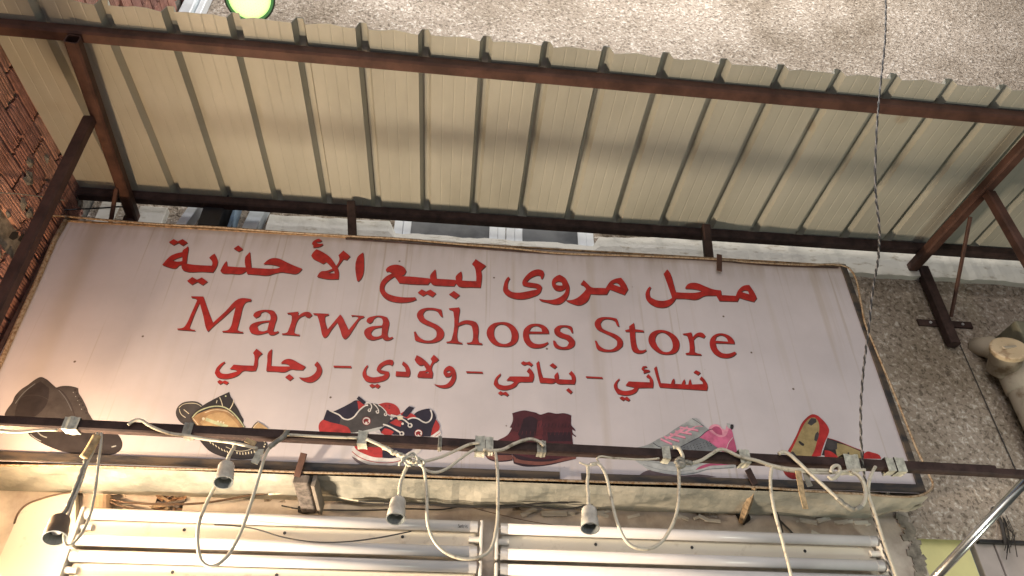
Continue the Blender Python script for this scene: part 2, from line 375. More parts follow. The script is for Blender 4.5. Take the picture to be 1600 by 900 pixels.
# left board with a rounded corner, near the glaring lamp
bd = []
for q in smooth([(100, 772), (45, 785), (20, 810), (-20, 900), (-60, 990), (160, 990), (200, 800), (180, 768)], True, 60): bd.append(U(q[0], q[1], 1, WY - .03)) if 0 else None
P2 = smooth([Vector((100, 772, 0)), Vector((60, 780, 0)), Vector((34, 795, 0)), Vector((18, 830, 0)), Vector((-14, 900, 0)), Vector((-60, 1000, 0)), Vector((118, 1000, 0)), Vector((118, 770, 0))], True, 60)
vs = [U(q.x, q.y, 1, WY - .03) for q in P2]; vs2 = [v + Vector((0, .026, 0)) for v in vs]; n = len(vs)
MB().add(vs + vs2, [tuple(range(n))] + [(i, n + i, n + (i + 1) % n, (i + 1) % n) for i in range(n)]).build('round_corner_board', BATT, label='cream board with rounded top corner at the left end of the tubes', cat='board')

# ------------------------------------------------------------------ brick wall
bw = thing('brick_wall', (XC, WY, 0), 'red hollow clay brick wall at the left with grey mortar smears', 'wall')
MB().add([(XC - .012, WY + .2, 0), (XC - .012, -2.6, 0), (XC - .012, -2.6, 6.5), (XC - .012, WY + .2, 6.5), (XC - .2, WY + .2, 6.5), (XC - .2, -2.6, 6.5), (XC - .2, -2.6, 0), (XC - .2, WY + .2, 0)],
         [(0, 1, 2, 3), (3, 2, 5, 4), (1, 6, 5, 2)]).build('mortar_core', MORTAR, bw)
BL, BH, PZ = .196, .077, .0853
def brick_mesh(k):
    m = MB(); rnd = random.Random(k); prof = []; ng = 6; h = BH
    for g in range(ng):
        z0 = -h / 2 + g * h / ng; z1 = z0 + h / ng
        prof += [(.0, z0 + .0015), (.0, z1 - .0042), (-.0024, z1 - .0032), (-.0024, z1 - .0008)]
    prof = [(-.03, -h / 2)] + prof + [(-.03, h / 2)]
    L = BL - .012; vs = []; 
    for yy in (-L / 2, -L / 2 + .02, L / 2 - .025, L / 2):
        for x, z in prof: vs.append((x + rnd.uniform(-.0012, .0012) - (.004 if abs(yy) > L / 2 - .001 and rnd.random() < .4 else 0), yy + rnd.uniform(-.003, .003), z))
    n = len(prof); fs = [(j * n + i, j * n + i + 1, (j + 1) * n + i + 1, (j + 1) * n + i) for j in range(3) for i in range(n - 1)] + [tuple(range(n)), tuple(range(3 * n, 4 * n))[::-1]]
    me = bpy.data.meshes.new('brick'); me.from_pydata(vs, [], fs); me.materials.append(CLAY[k % 4]); me.update(); return me
BM = [brick_mesh(k) for k in range(8)]
for c in range(-10, 19):
    zc = 3.546 - PZ / 2 - .002 + c * PZ
    y = WY - (BL / 2 if c % 2 else 0.02)
    lim = -1.15 if zc < 3.62 else -.42
    while y > lim:
        if random.random() > .04:
            o = bpy.data.objects.new('brick', random.choice(BM)); COL.objects.link(o); o.parent = bw
            o.location = Vector((XC + random.uniform(-.0015, .0015), y - BL / 2, zc + random.uniform(-.002, .002))) - PL(bw)
            o.rotation_euler = (random.uniform(-.012, .012), 0, random.uniform(-.02, .02))
        y -= BL
# mortar smears
for i in range(30):
    y = random.uniform(-.75, .15); z = 3.546 + random.randint(-9, 0) * PZ - PZ * random.choice((.5, 0)); r = random.uniform(.010, .026)
    n = 11; vs = [(XC + .009, y, z)] + [(XC + random.uniform(.0, .004), y + r * math.cos(a) * random.uniform(.6, 1.5), z + r * math.sin(a) * random.uniform(.6, 1.2)) for a in [k * 2 * math.pi / n for k in range(n)]]
    MB().add(vs, [(0, 1 + k, 1 + (k + 1) % n) for k in range(n)]).build('mortar_smear', MORTAR, bw)
for px, py in ((22, 368), (36, 372)):
    c = U(px, py, 0, XC + .004); r = .02
    MB().add([(XC + .0055, c.y + r * dx, c.z + r * dz) for dx, dz in ((-1, -1.3), (.2, -.9), (.9, .2), (.5, 1.2), (-.4, .6), (-.9, .1))], [tuple(range(6))]).build('broken_hole', HOLE, bw)
# white corner pipe high up
pc = thing('corner_downpipe', (XC + .06, WY - .06, 4.55), 'bluish white square downpipe in the corner above the canopy', 'pipe')
MB().box((XC + .045, WY - .045, 5.6), (.06, .07, 2.2)).build('pipe', BLUEW, pc, bevel=.006)
MB().box((XC + .095, WY - .03, 5.6), (.032, .05, 2.2)).build('trim', FRAME, pc, bevel=.004)

# ------------------------------------------------------------------ canopy
ZC = 3.585; PIT = .197
cn = thing('canopy', (.4, WY, 3.5), 'ribbed metal canopy on a rusty red steel frame over the sign', 'canopy')
YF = lambda x: -.742 + .0125 * x
def sheet(k0, k1, dz):
    xs = []; 
    def rib(x, half=None):
        pr = [(x, 0), (x + .010, .032), (x + .031, .032), (x + .042, 0)]
        return pr
    prof = []
    for k in range(k0, k1 + 1):
        x = .038 + k * PIT - .02; r = rib(x)
        if k == k0: prof += r[1:]
        elif k == k1: prof += r[:3]
        else: prof += r
        if k < k1:
            for g in (1, 2, 3):
                gx = x + .043 + g * (PIT - .043) / 4; prof += [(gx - .003, 0), (gx, .0009), (gx + .003, 0)]
    ys = [None, -.70, -.66, -.55, -.4, -.2, 0, .06, .118]
    m = MB(); vs = []
    for yy in ys:
        for x, z in prof:
            ph = (x - (.038 - .02 + .0215)) / PIT; w = math.sin(math.pi * (ph % 1)) ** 2
            y = yy if yy is not None else YF(x) - .006 * w + .003 + .0025 * math.sin(x * 57)
            zz = z + (.002 * w if yy is None else 0) + dz + .0012 * math.sin(x * 7 + y * 11)
            vs.append((x, y, ZC + .001 + zz))
    n = len(prof)
    m.add(vs, [(j * n + i, j * n + i + 1, (j + 1) * n + i + 1, (j + 1) * n + i) for j in range(len(ys) - 1) for i in range(n - 1)])
    o = m.build('roof_sheet', SHEET, cn); md = o.modifiers.new('s', 'SOLIDIFY'); md.thickness = .0012; md.offset = 1
for i, (a, b) in enumerate(((-8, -3), (-3, 2), (2, 7), (7, 12), (12, 17))): sheet(a, b, .0035 * (i % 2))
H = .042
def yb(x): return -.643 + (x + 1.47) * .012 - H / 2
MB().bar((XC + .004, yb(-1.5), 3.543 + H / 2), (3.3, yb(3.3), 3.543 + H / 2), H, H).build('front_beam', RUST, cn, label='long rusty front beam under the sheets')
MB().bar((XC + .004, .103 - H / 2, 3.543 + H / 2), (3.3, .108 - H / 2, 3.543 + H / 2), H, H).build('back_beam', RUSTD, cn, label='dark back beam close to the wall')
MB().bar((-1.235, -.672, 3.5212), (-1.322, WY, 3.5212), H, H - .001, hollow=True).build('arm', RUST, cn)
MB().bar((1.975, -.665, 3.5212), (1.953, WY, 3.5212), H, H - .001, hollow=True).build('arm', RUST, cn)
MB().bar((2.0, WY - .024, 3.52), (1.99, WY - .030, 3.125), H, H, up=(1, 0, 0), hollow=False).build('wall_leg', RUSTD, cn)
MB().bar((-1.33, WY - .03, 3.52), (-1.33, WY - .03, 3.2), H, H, up=(1, 0, 0)).build('wall_leg', RUSTD, cn)
for z in (3.519, 3.245):
    b = MB(); b.box((2.012, WY - .004, z), (.235, .008, .03)); b.build('wall_plate', RUSTD, cn)
    for dx in (-.065, .075): MB().tube([(2.012 + dx, WY - .012, z), (2.012 + dx, WY - .006, z)], .006, 6).build('bolt', METAL, cn)
MB().bar((1.985, -.19, 3.50), (2.018, .145, 3.255), .012, .012).build('brace_rod', RUST, cn)
MB().bar((-1.315, -.03, 3.50), (-1.345, .12, 3.31), .014, .014).build('brace_rod', RUST, cn)
for px in (549, 1097):
    a = U(px - 1, 322, 1, .03); b = U(px + (2 if px < 800 else 5), 372, 1, .012)
    MB().bar((a.x, .030, 3.56), (b.x, .022, 3.36), .033, .03, up=(0, 1, 0)).build('post', RUSTD, cn)
MB().bar((-1.289, -.366, 3.5), (-1.252, -.366, 2.385), .036, .036, up=(0, 1, 0)).build('hanger', RUST, cn)
MB().bar((1.978, -.319, 3.5), (1.96, -.36, 2.36), .036, .036, up=(0, 1, 0)).build('hanger', RUST, cn)

# ------------------------------------------------------------------ sign
SB0 = U(0, 721, 1, 0); SB1 = U(1436, 771, 1, 0); ST0 = U(103, 344, 1, 0); ST1 = U(1322, 415, 1, 0)
xl, xr = -1.462, 1.528; zb0, zb1, zt0, zt1 = SB0.z, SB1.z, ST0.z, ST1.z
sg = thing('shop_sign', ((xl + xr) / 2, .09, zb0), 'large white shop sign with red Arabic and Latin lettering and six printed shoes', 'sign')
MB().add([(xl, 0, zb0), (xr, 0, zb1), (xr, 0, zt1), (xl, 0, zt0), (xl, .18, zb0), (xr, .18, zb1), (xr, .18, zt1), (xl, .18, zt0)],
         [(0, 1, 2, 3), (0, 3, 7, 4), (1, 5, 6, 2), (3, 2, 6, 7)]).build('sign_face', FACE, sg)
b = MB(); b.bar((xr - .010, -.004, zb1 - .0), (xr - .012, -.004, zt1), .022, .008, up=(0, 1, 0)); b.build('frame_strip', BLACKF, sg)
b = MB(); bx = U(874, 740, 1, 0).x; cx = U(908, 745, 1, 0).x
zz = lambda x: zb0 + (zb1 - zb0) * (x - xl) / (xr - xl)
b.bar((xl - .2, -.004, zz(xl - .2) + .016), (bx, -.004, zz(bx) + .014), .008, .026, up=(0, 0, 1)); b.build('frame_strip', BLACKF, sg)
b = MB(); b.bar((cx, -.004, zz(cx) + .012), (xr - .02, -.004, zz(xr) + .015), .008, .026, up=(0, 0, 1)); b.build('frame_strip', BLACKF, sg)
b = MB(); b.bar((xl, -.001, zt0 - .004), (xr, -.001, zt1 - .004), .006, .008); b.build('frame_strip', mat('rusty_top_strip', (.30, .19, .10), rough=.7, scale=60, var=.35), sg)
b = MB(); b.bar((xl + .003, -.003, zb0), (xl + .003, -.003, zt0), .006, .014, up=(1, 0, 0)); b.build('frame_strip', RUSTD, sg)
# cover sheet wrapped under the box
cv = MB(); nx, ny = 160, 8; g = []
for j in range(ny + 1):
    row = []
    for i in range(nx + 1):
        x = xl - .7 + (xr + .01 - xl + .7) * i / nx; t = j / ny
        y = .004 + t * (WY - .012); z = zz(x) - .008 - .007 * math.sin(t * math.pi) - t * .014
        if 0 < j < ny: z += .007 * math.sin(x * 11 + t * 5) * math.sin(x * 5.3 + 1) + .007 * abs(math.sin(x * 17 + t * 6 * math.sin(x * 4))) - .003 + random.uniform(-.0015, .0015)
        if x > 1.42: y = min(y, .004 + (WY - .012) * max(.15, 1 - (x - 1.42) * 7 * t))
        row.append((x, y, z))
    g.append(row)
for j in range(ny):
    for i in range(nx): cv.quad(g[j][i], g[j][i + 1], g[j + 1][i + 1], g[j + 1][i])
cv.build('bottom_cover', COVER, sg, smooth=True)
# clips
def clip(p0, p1, w, m, nm='clip'): MB().bar(p0, p1, w, .005, up=(0, 1, 0)).build(nm, m, sg)
clip(U(1124, 398, 1, -.012), U(1124, 423, 1, -.020), .020, RUST)
clip(U(475, 708, 1, -.035), U(464, 745, 1, -.012), .020, RUST)
clip(U(1168, 733, 1, -.030), U(1180, 757, 1, -.012), .022, RUSTD)

# ---- print
def poly(mb, rings, y, off=(0, 0)):
    V3 = [[Vector((p[0] + off[0], p[1] + off[1], 0)) for p in r] for r in rings]
    V3 = [smooth(r, True) for r in V3]
    tr = tessellate_polygon(V3); flat = [v for r in V3 for v in r]
    mb.add([U(v.x, v.y, 1, y) for v in flat], [t for t in tr])
def C(o, s, pts): return [(o[0] + x / s, o[1] + y / s) for x, y in pts]
K = 1600 / 240
def word(label, glyphs):
    m = MB(); rs = []
    for o, rings in glyphs: rs.append([C(o, K, r) for r in rings])
    for r in rs: poly(m, r, -.0003, (1.0, 1.5))
    m.m = 1
    for r in rs: poly(m, r, -.0005)
    m.build('lettering', [SHAD, RED], sg, label=label)
A=(240,350); Bc=(460,350); Cc=(660,370); Ec=(780,380); Dc=(960,380)
word('red Arabic word at the left of the top line', [
 (A,[[(90,425),(130,375),(180,330),(240,305),(300,292),(303,275),(335,250),(358,230),(362,240),(352,330),(342,412),(400,422),(500,430),(605,434),(612,400),(578,352),(600,330),(635,308),(655,345),(668,395),(655,445),(618,503),(500,496),(320,488),(294,462),(290,425),(265,430),(240,455),(215,462),(150,448)],[(195,380),(240,358),(300,338),(298,385),(250,392)]]),
 (A,[[(157,188),(208,156),(252,180),(302,156),(355,192),(305,226),(258,195),(208,220)]]),
 (A,[[(347,592),(402,552),(452,580),(502,556),(563,600),(512,636),(455,602),(400,632)]]),
 (A,[[(695,488),(715,445),(745,400),(762,385),(768,440),(850,447),(958,452),(955,345),(980,315),(1005,288),(1012,380),(1020,455),(1120,462),(1220,466),(1310,455),(1320,445),(1270,430),(1200,420),(1142,420),(1185,378),(1240,355),(1310,362),(1380,395),(1460,432),(1548,465),(1492,516),(1400,510),(1330,502),(1260,515),(1190,535),(1080,528),(975,520),(965,488),(915,518),(800,516),(715,510)]]),
 (A,[[(833,255),(882,222),(932,262),(885,288)]]),
 (Bc,[[(652,352),(718,295),(724,400),(720,500),(700,560),(665,598),(652,590)]]),
 (Bc,[[(175,330),(195,295),(230,262),(300,295),(370,345),(435,435),(468,370),(458,325),(510,275),(582,335),(545,375),(510,365),(480,405),(448,450),(462,500),(458,573),(340,573),(235,550),(275,495),(330,488),(395,465),(378,440),(330,395),(300,415),(260,395),(190,355)],[(345,510),(410,482),(420,514)]]),
 (Bc,[[(182,210),(195,180),(255,152),(288,172),(268,184),(225,185),(240,200),(300,205),(290,222),(190,245),(200,225)]])])
word('red Arabic word in the middle of the top line', [
 (Bc,[[(950,480),(965,455),(1010,430),(1080,425),(1140,450),(1165,490),(1140,530),(1090,543),(1240,550),(1415,568),(1412,540),(1430,510),(1470,470),(1475,520),(1480,570),(1600,577),(1683,583),(1678,563),(1685,538),(1738,493),(1745,533),(1742,588),(1813,593),(1893,595),(1893,533),(1873,443),(1848,418),(1888,365),(1995,435),(1943,485),(1951,533),(1945,613),(1938,661),(1833,658),(1713,650),(1683,618),(1663,646),(1533,642),(1443,632),(1413,603),(1390,630),(1250,627),(1090,615),(1060,570),(1040,548),(980,590),(945,630),(935,670),(960,715),(1010,740),(1100,760),(1200,765),(1258,762),(1272,785),(1220,806),(1130,818),(1040,812),(960,785),(910,740),(888,690),(900,610),(950,550),(1015,515),(985,495),(960,498)]]),
 (Bc,[[(1283,715),(1325,680),(1372,703),(1415,682),(1475,722),(1438,760),(1380,728),(1338,750)]]),
 (Cc,[[(275,600),(328,563),(390,607),(345,646)]])])
word('red Arabic word right of the middle of the top line', [
 (Ec,[[(42,500),(48,430),(70,375),(95,348),(112,365),(90,410),(88,470),(130,505),(200,515),(300,500),(400,480),(390,470),(300,455),(245,440),(240,405),(270,350),(330,295),(400,272),(455,285),(467,320),(448,372),(430,365),(435,345),(400,335),(350,350),(310,375),(285,405),(340,412),(420,430),(445,455),(420,520),(340,560),(240,583),(150,575),(80,545)]]),
 (Ec,[[(413,578),(480,590),(560,588),(640,555),(685,510),(692,465),(670,485),(630,498),(580,485),(550,440),(555,380),(590,345),(630,328),(690,365),(715,410),(730,450),(725,520),(705,570),(685,595),(640,628),(590,638),(500,618),(430,598)],[(580,415),(610,398),(650,405),(660,440),(600,435)]]),
 (Ec,[[(690,592),(750,592),(810,570),(870,520),(905,480),(880,445),(845,430),(880,383),(930,430),(960,458),(1050,465),(1110,468),(1160,395),(1210,370),(1270,360),(1310,410),(1342,478),(1305,538),(1240,515),(1150,480),(1120,533),(1030,533),(950,528),(920,598),(870,635),(820,646),(760,630),(705,605)],[(1175,425),(1220,412),(1250,430),(1262,457)]])])
word('red Arabic word at the right of the top line', [
 (Dc,[[(325,560),(325,520),(345,475),(370,450),(382,462),(365,500),(375,560),(430,590),(500,600),(560,590),(600,570),(588,530),(512,320),(550,272),(575,300),(628,470),(640,510),(720,515),(850,515),(912,500),(880,488),(800,475),(735,473),(760,430),(800,413),(860,415),(950,450),(1030,480),(1110,490),(1115,540),(1200,545),(1265,548),(1290,490),(1340,445),(1405,435),(1450,500),(1483,570),(1453,610),(1390,595),(1300,568),(1280,606),(1190,604),(1090,600),(1060,545),(1000,545),(940,548),(855,586),(740,578),(640,576),(600,628),(540,665),(460,668),(400,648),(340,600)],[(1320,507),(1350,490),(1390,495),(1405,532)]])])
Mc=(260,445); Wc=(440,445); Sc=(620,445); Oc=(760,445); Tc=(920,470)
word('red Latin word Marwa', [
 (Mc,[[(258,120),(385,122),(435,265),(485,395),(620,270),(752,146),(885,150),(880,172),(830,180),(805,210),(770,340),(737,462),(755,480),(800,490),(795,503),(580,493),(585,480),(640,470),(665,445),(695,340),(722,222),(600,335),(485,435),(435,486),(420,470),(385,330),(345,185),(290,310),(240,440),(250,458),(300,470),(298,480),(112,466),(115,455),(175,445),(200,420),(262,290),(320,160),(300,142),(262,135)]]),
 (Mc,[[(862,455),(875,420),(930,390),(1000,378),(1080,370),(1085,335),(1070,300),(1030,277),(985,292),(975,320),(930,345),(903,322),(915,295),(970,268),(1050,260),(1120,275),(1150,330),(1130,410),(1112,478),(1130,490),(1165,480),(1172,493),(1110,523),(1075,518),(1055,495),(1000,510),(940,518),(880,500)],[(945,430),(985,403),(1070,386),(1060,430),(1050,472),(1005,485),(960,475)]]),
 (Mc,[[(1260,292),(1375,280),(1370,325),(1435,285),(1490,286),(1518,315),(1490,343),(1460,335),(1440,318),(1385,345),(1352,400),(1330,490),(1345,508),(1390,518),(1385,530),(1200,518),(1205,506),(1255,496),(1272,465),(1305,330),(1295,312),(1260,304)]]),
 (Wc,[[(330,295),(492,302),(490,315),(455,325),(450,345),(478,465),(545,385),(608,310),(622,320),(660,390),(698,470),(750,405),(800,345),(785,330),(730,330),(725,315),(862,325),(855,338),(820,355),(750,455),(680,553),(660,563),(640,553),(610,470),(580,390),(520,465),(465,543),(445,550),(430,538),(405,440),(378,340),(365,315),(332,308)]]),
 (Wc,[[(858,500),(870,465),(930,435),(990,428),(1045,423),(1055,385),(1040,345),(1000,332),(960,355),(945,385),(915,403),(883,382),(895,350),(950,328),(1030,320),(1100,340),(1120,390),(1108,470),(1105,530),(1125,550),(1155,540),(1162,553),(1110,578),(1070,573),(1045,550),(1000,565),(940,576),(885,553)],[(930,500),(960,462),(1045,442),(1043,480),(1040,522),(1000,540),(950,532)]])])
word('red Latin word Shoes', [
 (Sc,[[(178,490),(195,485),(230,540),(290,577),(360,577),(410,540),(412,490),(380,450),(300,415),(235,375),(208,320),(230,270),(290,243),(370,240),(430,250),(465,258),(472,295),(478,335),(455,325),(420,277),(360,260),(300,268),(272,305),(290,350),(350,385),(440,430),(490,490),(480,550),(420,593),(320,606),(240,595),(190,578),(183,535)]]),
 (Sc,[[(540,245),(650,235),(655,260),(645,330),(640,400),(700,372),(770,372),(830,395),(850,450),(848,580),(860,600),(890,610),(888,623),(730,616),(730,602),(775,595),(788,575),(790,470),(770,422),(720,405),(680,415),(640,430),(632,570),(645,590),(682,605),(680,616),(515,603),(518,592),(560,582),(573,560),(590,290),(580,270),(545,258)]]),
 (Sc,[[(935,510),(950,450),(1000,405),(1080,388),(1160,395),(1230,440),(1265,510),(1250,590),(1190,635),(1110,643),(1030,630),(965,580)],[(1010,510),(1020,450),(1060,415),(1120,415),(1170,455),(1195,520),(1185,590),(1130,616),(1070,605),(1030,565)]]),
 (Oc,[[(380,520),(395,460),(450,415),(530,405),(610,430),(645,470),(650,508),(440,508),(450,560),(490,605),(540,618),(590,612),(640,595),(645,608),(600,643),(540,658),(460,650),(400,600)],[(445,485),(470,442),(520,427),(570,450),(580,488)]]),
 (Oc,[[(695,580),(712,582),(740,620),(790,648),(840,640),(860,605),(830,570),(760,545),(712,510),(705,465),(740,430),(800,420),(870,428),(892,440),(902,498),(885,500),(862,458),(810,438),(768,452),(762,480),(800,505),(870,530),(920,580),(915,630),(870,663),(800,673),(730,660),(705,640)]])])
word('red Latin word Store', [
 (Tc,[[(62,415),(80,415),(110,465),(170,503),(240,505),(290,470),(292,420),(250,380),(150,330),(80,290),(60,240),(80,195),(140,170),(230,172),(290,185),(305,220),(315,266),(298,262),(270,212),(210,190),(150,197),(120,235),(140,285),(200,318),(290,355),(350,410),(350,470),(290,518),(200,531),(120,520),(85,500),(72,455)]]),
 (Tc,[[(378,305),(420,295),(420,265),(470,228),(480,295),(570,308),(572,325),(482,322),(500,470),(525,513),(560,515),(595,505),(600,518),(560,543),(500,545),(455,520),(440,470),(425,322),(380,320)]]),
 (Tc,[[(620,400),(640,345),(700,308),(780,305),(870,340),(930,400),(942,470),(910,535),(830,558),(750,550),(680,510),(635,460)],[(690,395),(715,345),(765,328),(820,355),(865,420),(872,490),(840,528),(780,530),(730,490),(700,440)]]),
 (Tc,[[(978,342),(1070,328),(1080,380),(1130,335),(1180,332),(1215,365),(1195,388),(1165,375),(1135,370),(1092,405),(1100,480),(1105,530),(1120,542),(1172,555),(1172,568),(1010,560),(1008,545),(1045,538),(1050,510),(1030,380),(1015,360),(980,352)]]),
 (Tc,[[(1258,440),(1275,385),(1330,345),(1400,340),(1480,375),(1515,420),(1518,447),(1320,440),(1340,500),(1390,543),(1450,550),(1520,528),(1538,545),(1500,578),(1430,595),(1340,575),(1280,520)],[(1312,415),(1330,372),(1380,358),(1430,385),(1450,425)]])])
Fc=(320,520); Gc=(540,520); Hc=(740,530); Ic=(900,540)
word('small red Arabic word at the left of the third line', [
 (Fc,[[(103,420),(120,370),(160,325),(205,300),(212,308),(175,345),(148,385),(170,418),(230,428),(290,415),(340,400),(330,390),(258,378),(300,332),(400,340),(508,342),(515,235),(500,210),(538,165),(602,215),(557,258),(550,330),(530,393),(480,398),(400,395),(350,438),(290,465),(200,478),(130,460)]]),
 (Fc,[[(127,510),(155,490),(185,506),(210,495),(250,515),(225,538),(188,520),(158,536)]]),
 (Fc,[[(640,390),(650,300),(658,210),(700,168),(695,250),(690,345),(780,350),(890,350),(860,327),(790,320),(815,290),(860,272),(910,278),(980,315),(1050,352),(1022,386),(950,385),(900,380),(830,408),(740,403),(640,400)]]),
 (Fc,[[(835,462),(880,430),(926,466),(885,498)]]),
 (Fc,[[(980,462),(1040,468),(1110,448),(1160,400),(1165,360),(1140,335),(1170,298),(1205,340),(1220,390),(1200,450),(1150,498),(1100,516),(1040,505),(1000,482)]])])
word('red dash left of the second small Arabic word', [(Fc,[[(1340,342),(1525,346),(1525,364),(1342,360)]])])
word('small red Arabic word left of the middle of the third line', [
 (Gc,[[(175,440),(190,380),(225,335),(235,345),(212,390),(218,438),(270,463),(340,458),(400,440),(410,427),(350,415),(322,390),(340,340),(400,295),(450,280),(490,285),(498,310),(480,343),(465,332),(420,332),(380,355),(358,383),(400,395),(450,405),(455,440),(430,480),(360,508),(280,518),(210,500)]]),
 (Gc,[[(245,550),(275,530),(305,546),(330,530),(362,552),(335,578),(305,560),(275,573)]]),
 (Gc,[[(525,400),(600,405),(628,405),(615,360),(585,330),(600,298),(650,340),(672,400),(665,445),(655,458),(520,452)]]),
 (Gc,[[(718,280),(740,232),(800,265),(850,310),(880,345),(900,300),(885,270),(918,228),(972,275),(940,305),(925,310),(895,370),(908,420),(900,470),(830,468),(748,463),(750,440),(770,400),(830,395),(840,380),(810,332),(780,340),(740,315)],[(822,420),(855,402),(868,420)]]),
 (Gc,[[(918,532),(980,546),(1050,535),(1098,480),(1108,430),(1085,456),(1040,458),(1018,420),(1035,370),(1080,342),(1125,365),(1150,430),(1140,500),(1095,558),(1040,575),(970,565)],[(1045,405),(1075,392),(1100,408),(1070,420)]])])
word('red dash in the middle of the third line', [(Gc,[[(1255,400),(1425,405),(1430,422),(1258,417)]])])
word('small red Arabic word right of the middle of the third line', [
 (Hc,[[(208,470),(225,410),(280,355),(282,368),(248,420),(262,468),(320,483),(380,475),(420,450),(410,438),(340,432),(375,388),(480,388),(578,390),(580,360),(552,335),(578,298),(620,345),(628,390),(612,443),(540,446),(470,450),(440,488),(380,518),(310,528),(250,513)]]),
 (Hc,[[(490,248),(518,228),(550,240),(580,230),(618,262),(598,283),(560,262),(525,270)]]), (Hc,[[(252,562),(280,540),(308,556),(335,545),(368,576),(345,593),(310,575),(282,583)]]),
 (Hc,[[(652,252),(680,225),(700,330),(722,400),(845,412),(842,380),(875,342),(885,380),(882,415),(950,420),(1022,422),(1015,385),(990,360),(1018,330),(1055,375),(1062,430),(1050,468),(960,466),(880,463),(850,445),(830,458),(750,456),(690,453),(670,360)]]),
 (Hc,[[(790,272),(825,248),(868,283),(840,306)]]), (Hc,[[(962,530),(990,508),(1030,546),(1008,568)]])])
word('red dash at the right of the third line', [(Hc,[[(1168,385),(1340,395),(1345,410),(1172,402)]])])
word('small red Arabic word at the right of the third line', [
 (Ic,[[(393,420),(410,380),(450,342),(455,350),(428,390),(432,438),(480,468),(540,470),(600,450),(610,435),(515,415),(548,372),(650,378),(768,382),(765,345),(730,325),(752,295),(795,345),(805,390),(800,438),(720,438),(650,440),(625,483),(570,510),(500,516),(430,500)]]),
 (Ic,[[(450,545),(480,528),(508,543),(530,530),(563,560),(546,578),(508,560),(488,573)]]),
 (Ic,[[(680,245),(695,215),(735,212),(740,226),(710,230),(705,245),(740,250),(770,258),(765,272),(700,290),(707,268)]]),
 (Ic,[[(812,238),(838,212),(855,290),(882,390),(990,398),(1002,360),(1022,342),(1028,375),(1022,398),(1100,402),(1112,370),(1130,350),(1138,378),(1132,405),(1170,405),(1177,370),(1190,345),(1198,375),(1207,405),(1322,400),(1315,375),(1285,350),(1308,320),(1355,375),(1370,420),(1362,466),(1240,458),(1120,450),(1000,443),(870,433),(840,340)]]),
 (Ic,[[(1222,280),(1250,255),(1298,280),(1270,306)]])])

COLS = dict(blk=(.030,.027,.030), dk=(.055,.050,.052), navy=(.018,.014,.03), red=(.36,.03,.03), dred=(.20,.02,.022), wht=(.60,.58,.57), cream=(.60,.56,.44), tan=(.30,.19,.10), tan2=(.40,.28,.15),
 grn=(.42,.46,.30), mar=(.060,.014,.020), mar2=(.10,.020,.026), mdk=(.025,.010,.016), sole=(.16,.06,.05), gry=(.27,.29,.30), gry2=(.15,.165,.185), gry3=(.38,.40,.41), pnk=(.62,.27,.36), pnk2=(.36,.08,.16), pnk3=(.50,.13,.24), olive=(.30,.24,.12), shade=(.12,.09,.10))
PM = {k: pm('print_' + k, v) for k, v in COLS.items()}
def shoe(label, o, s, ops):
    """one printed shoe picture: flat shapes of ink laid over each other on the banner"""
    m = MB(); mats = []; y = -.0003
    for op in ops:
        c = op[0]
        if PM[c] not in mats: mats.append(PM[c])
        m.m = mats.index(PM[c]); y -= .00003
        if op[1] == 'p': poly(m, [C(o, s, r) for r in op[2:]], y)
        elif op[1] == 'l':
            w = op[2] / s; pts = smooth([Vector((*q, 0)) for q in C(o, s, op[3])], False, None)
            out = []
            for i, p in enumerate(pts):
                t = (pts[min(i + 1, len(pts) - 1)] - pts[max(i - 1, 0)]); t = t.normalized() if t.length else Vector((1, 0, 0)); nn = Vector((-t.y, t.x, 0)) * w / 2
                out.append((p + nn, p - nn))
            vs = [U(q.x, q.y, 1, y) for pr in out for q in pr]
            m.add(vs, [(2 * i, 2 * i + 1, 2 * i + 3, 2 * i + 2) for i in range(len(pts) - 1)])
        elif op[1] == 'd':
            for cx_, cy_ in op[3]:
                r = op[2] / s; c0 = (o[0] + cx_ / s, o[1] + cy_ / s)
                m.add([U(c0[0] + r * math.cos(a), c0[1] + r * math.sin(a), 1, y) for a in [k * math.pi / 7 for k in range(14)]], [tuple(range(14))])
    # lift everything so the deepest layer still clears the banner
    m.build('printed_shoe', mats, sg, label=label)
shoe('printed black laced leather shoe at the left end', (0,570), 5.454, [
 ('blk','p',[(235,560),(240,585),(300,635),(400,690),(520,735),(640,762),(780,770),(900,772),(990,755),(1035,715),(1042,660),(1010,600),(950,560),(600,540)]),
 ('dk','p',[(40,425),(60,380),(105,318),(125,270),(180,210),(240,170),(300,125),(345,105),(400,125),(440,160),(480,195),(520,182),(590,180),(640,190),(668,200),(672,240),(690,270),(705,295),(722,330),(745,380),(750,400),(780,450),(810,500),(780,560),(300,560),(60,480)]),
 ('blk','l',9,[(480,195),(540,240),(600,330),(640,450)]), ('blk','d',9,[(640,215),(655,245),(672,285),(690,315),(705,345),(722,380),(735,410)]),
 ('blk','p',[(120,470),(150,330),(230,220),(345,140),(420,200),(400,330),(300,440),(200,480)]), ('dk','l',4,[(125,300),(240,260),(360,270),(450,330)]), ('gry2','l',4,[(500,215),(560,290),(610,390)]), ('gry','d',4,[(625,235),(645,270),(662,305),(678,340),(695,378)]), ('gry2','l',6,[(130,330),(200,240),(300,160)]),
 ('gry','l',10,[(320,570),(350,600),(400,620)]), ('gry','l',7,[(260,590),(300,625),(350,650)]), ('gry','l',10,[(950,700),(990,690)]),
 ('blk','l',5,[(300,600),(450,680),(640,730),(850,745),(1000,720)])])
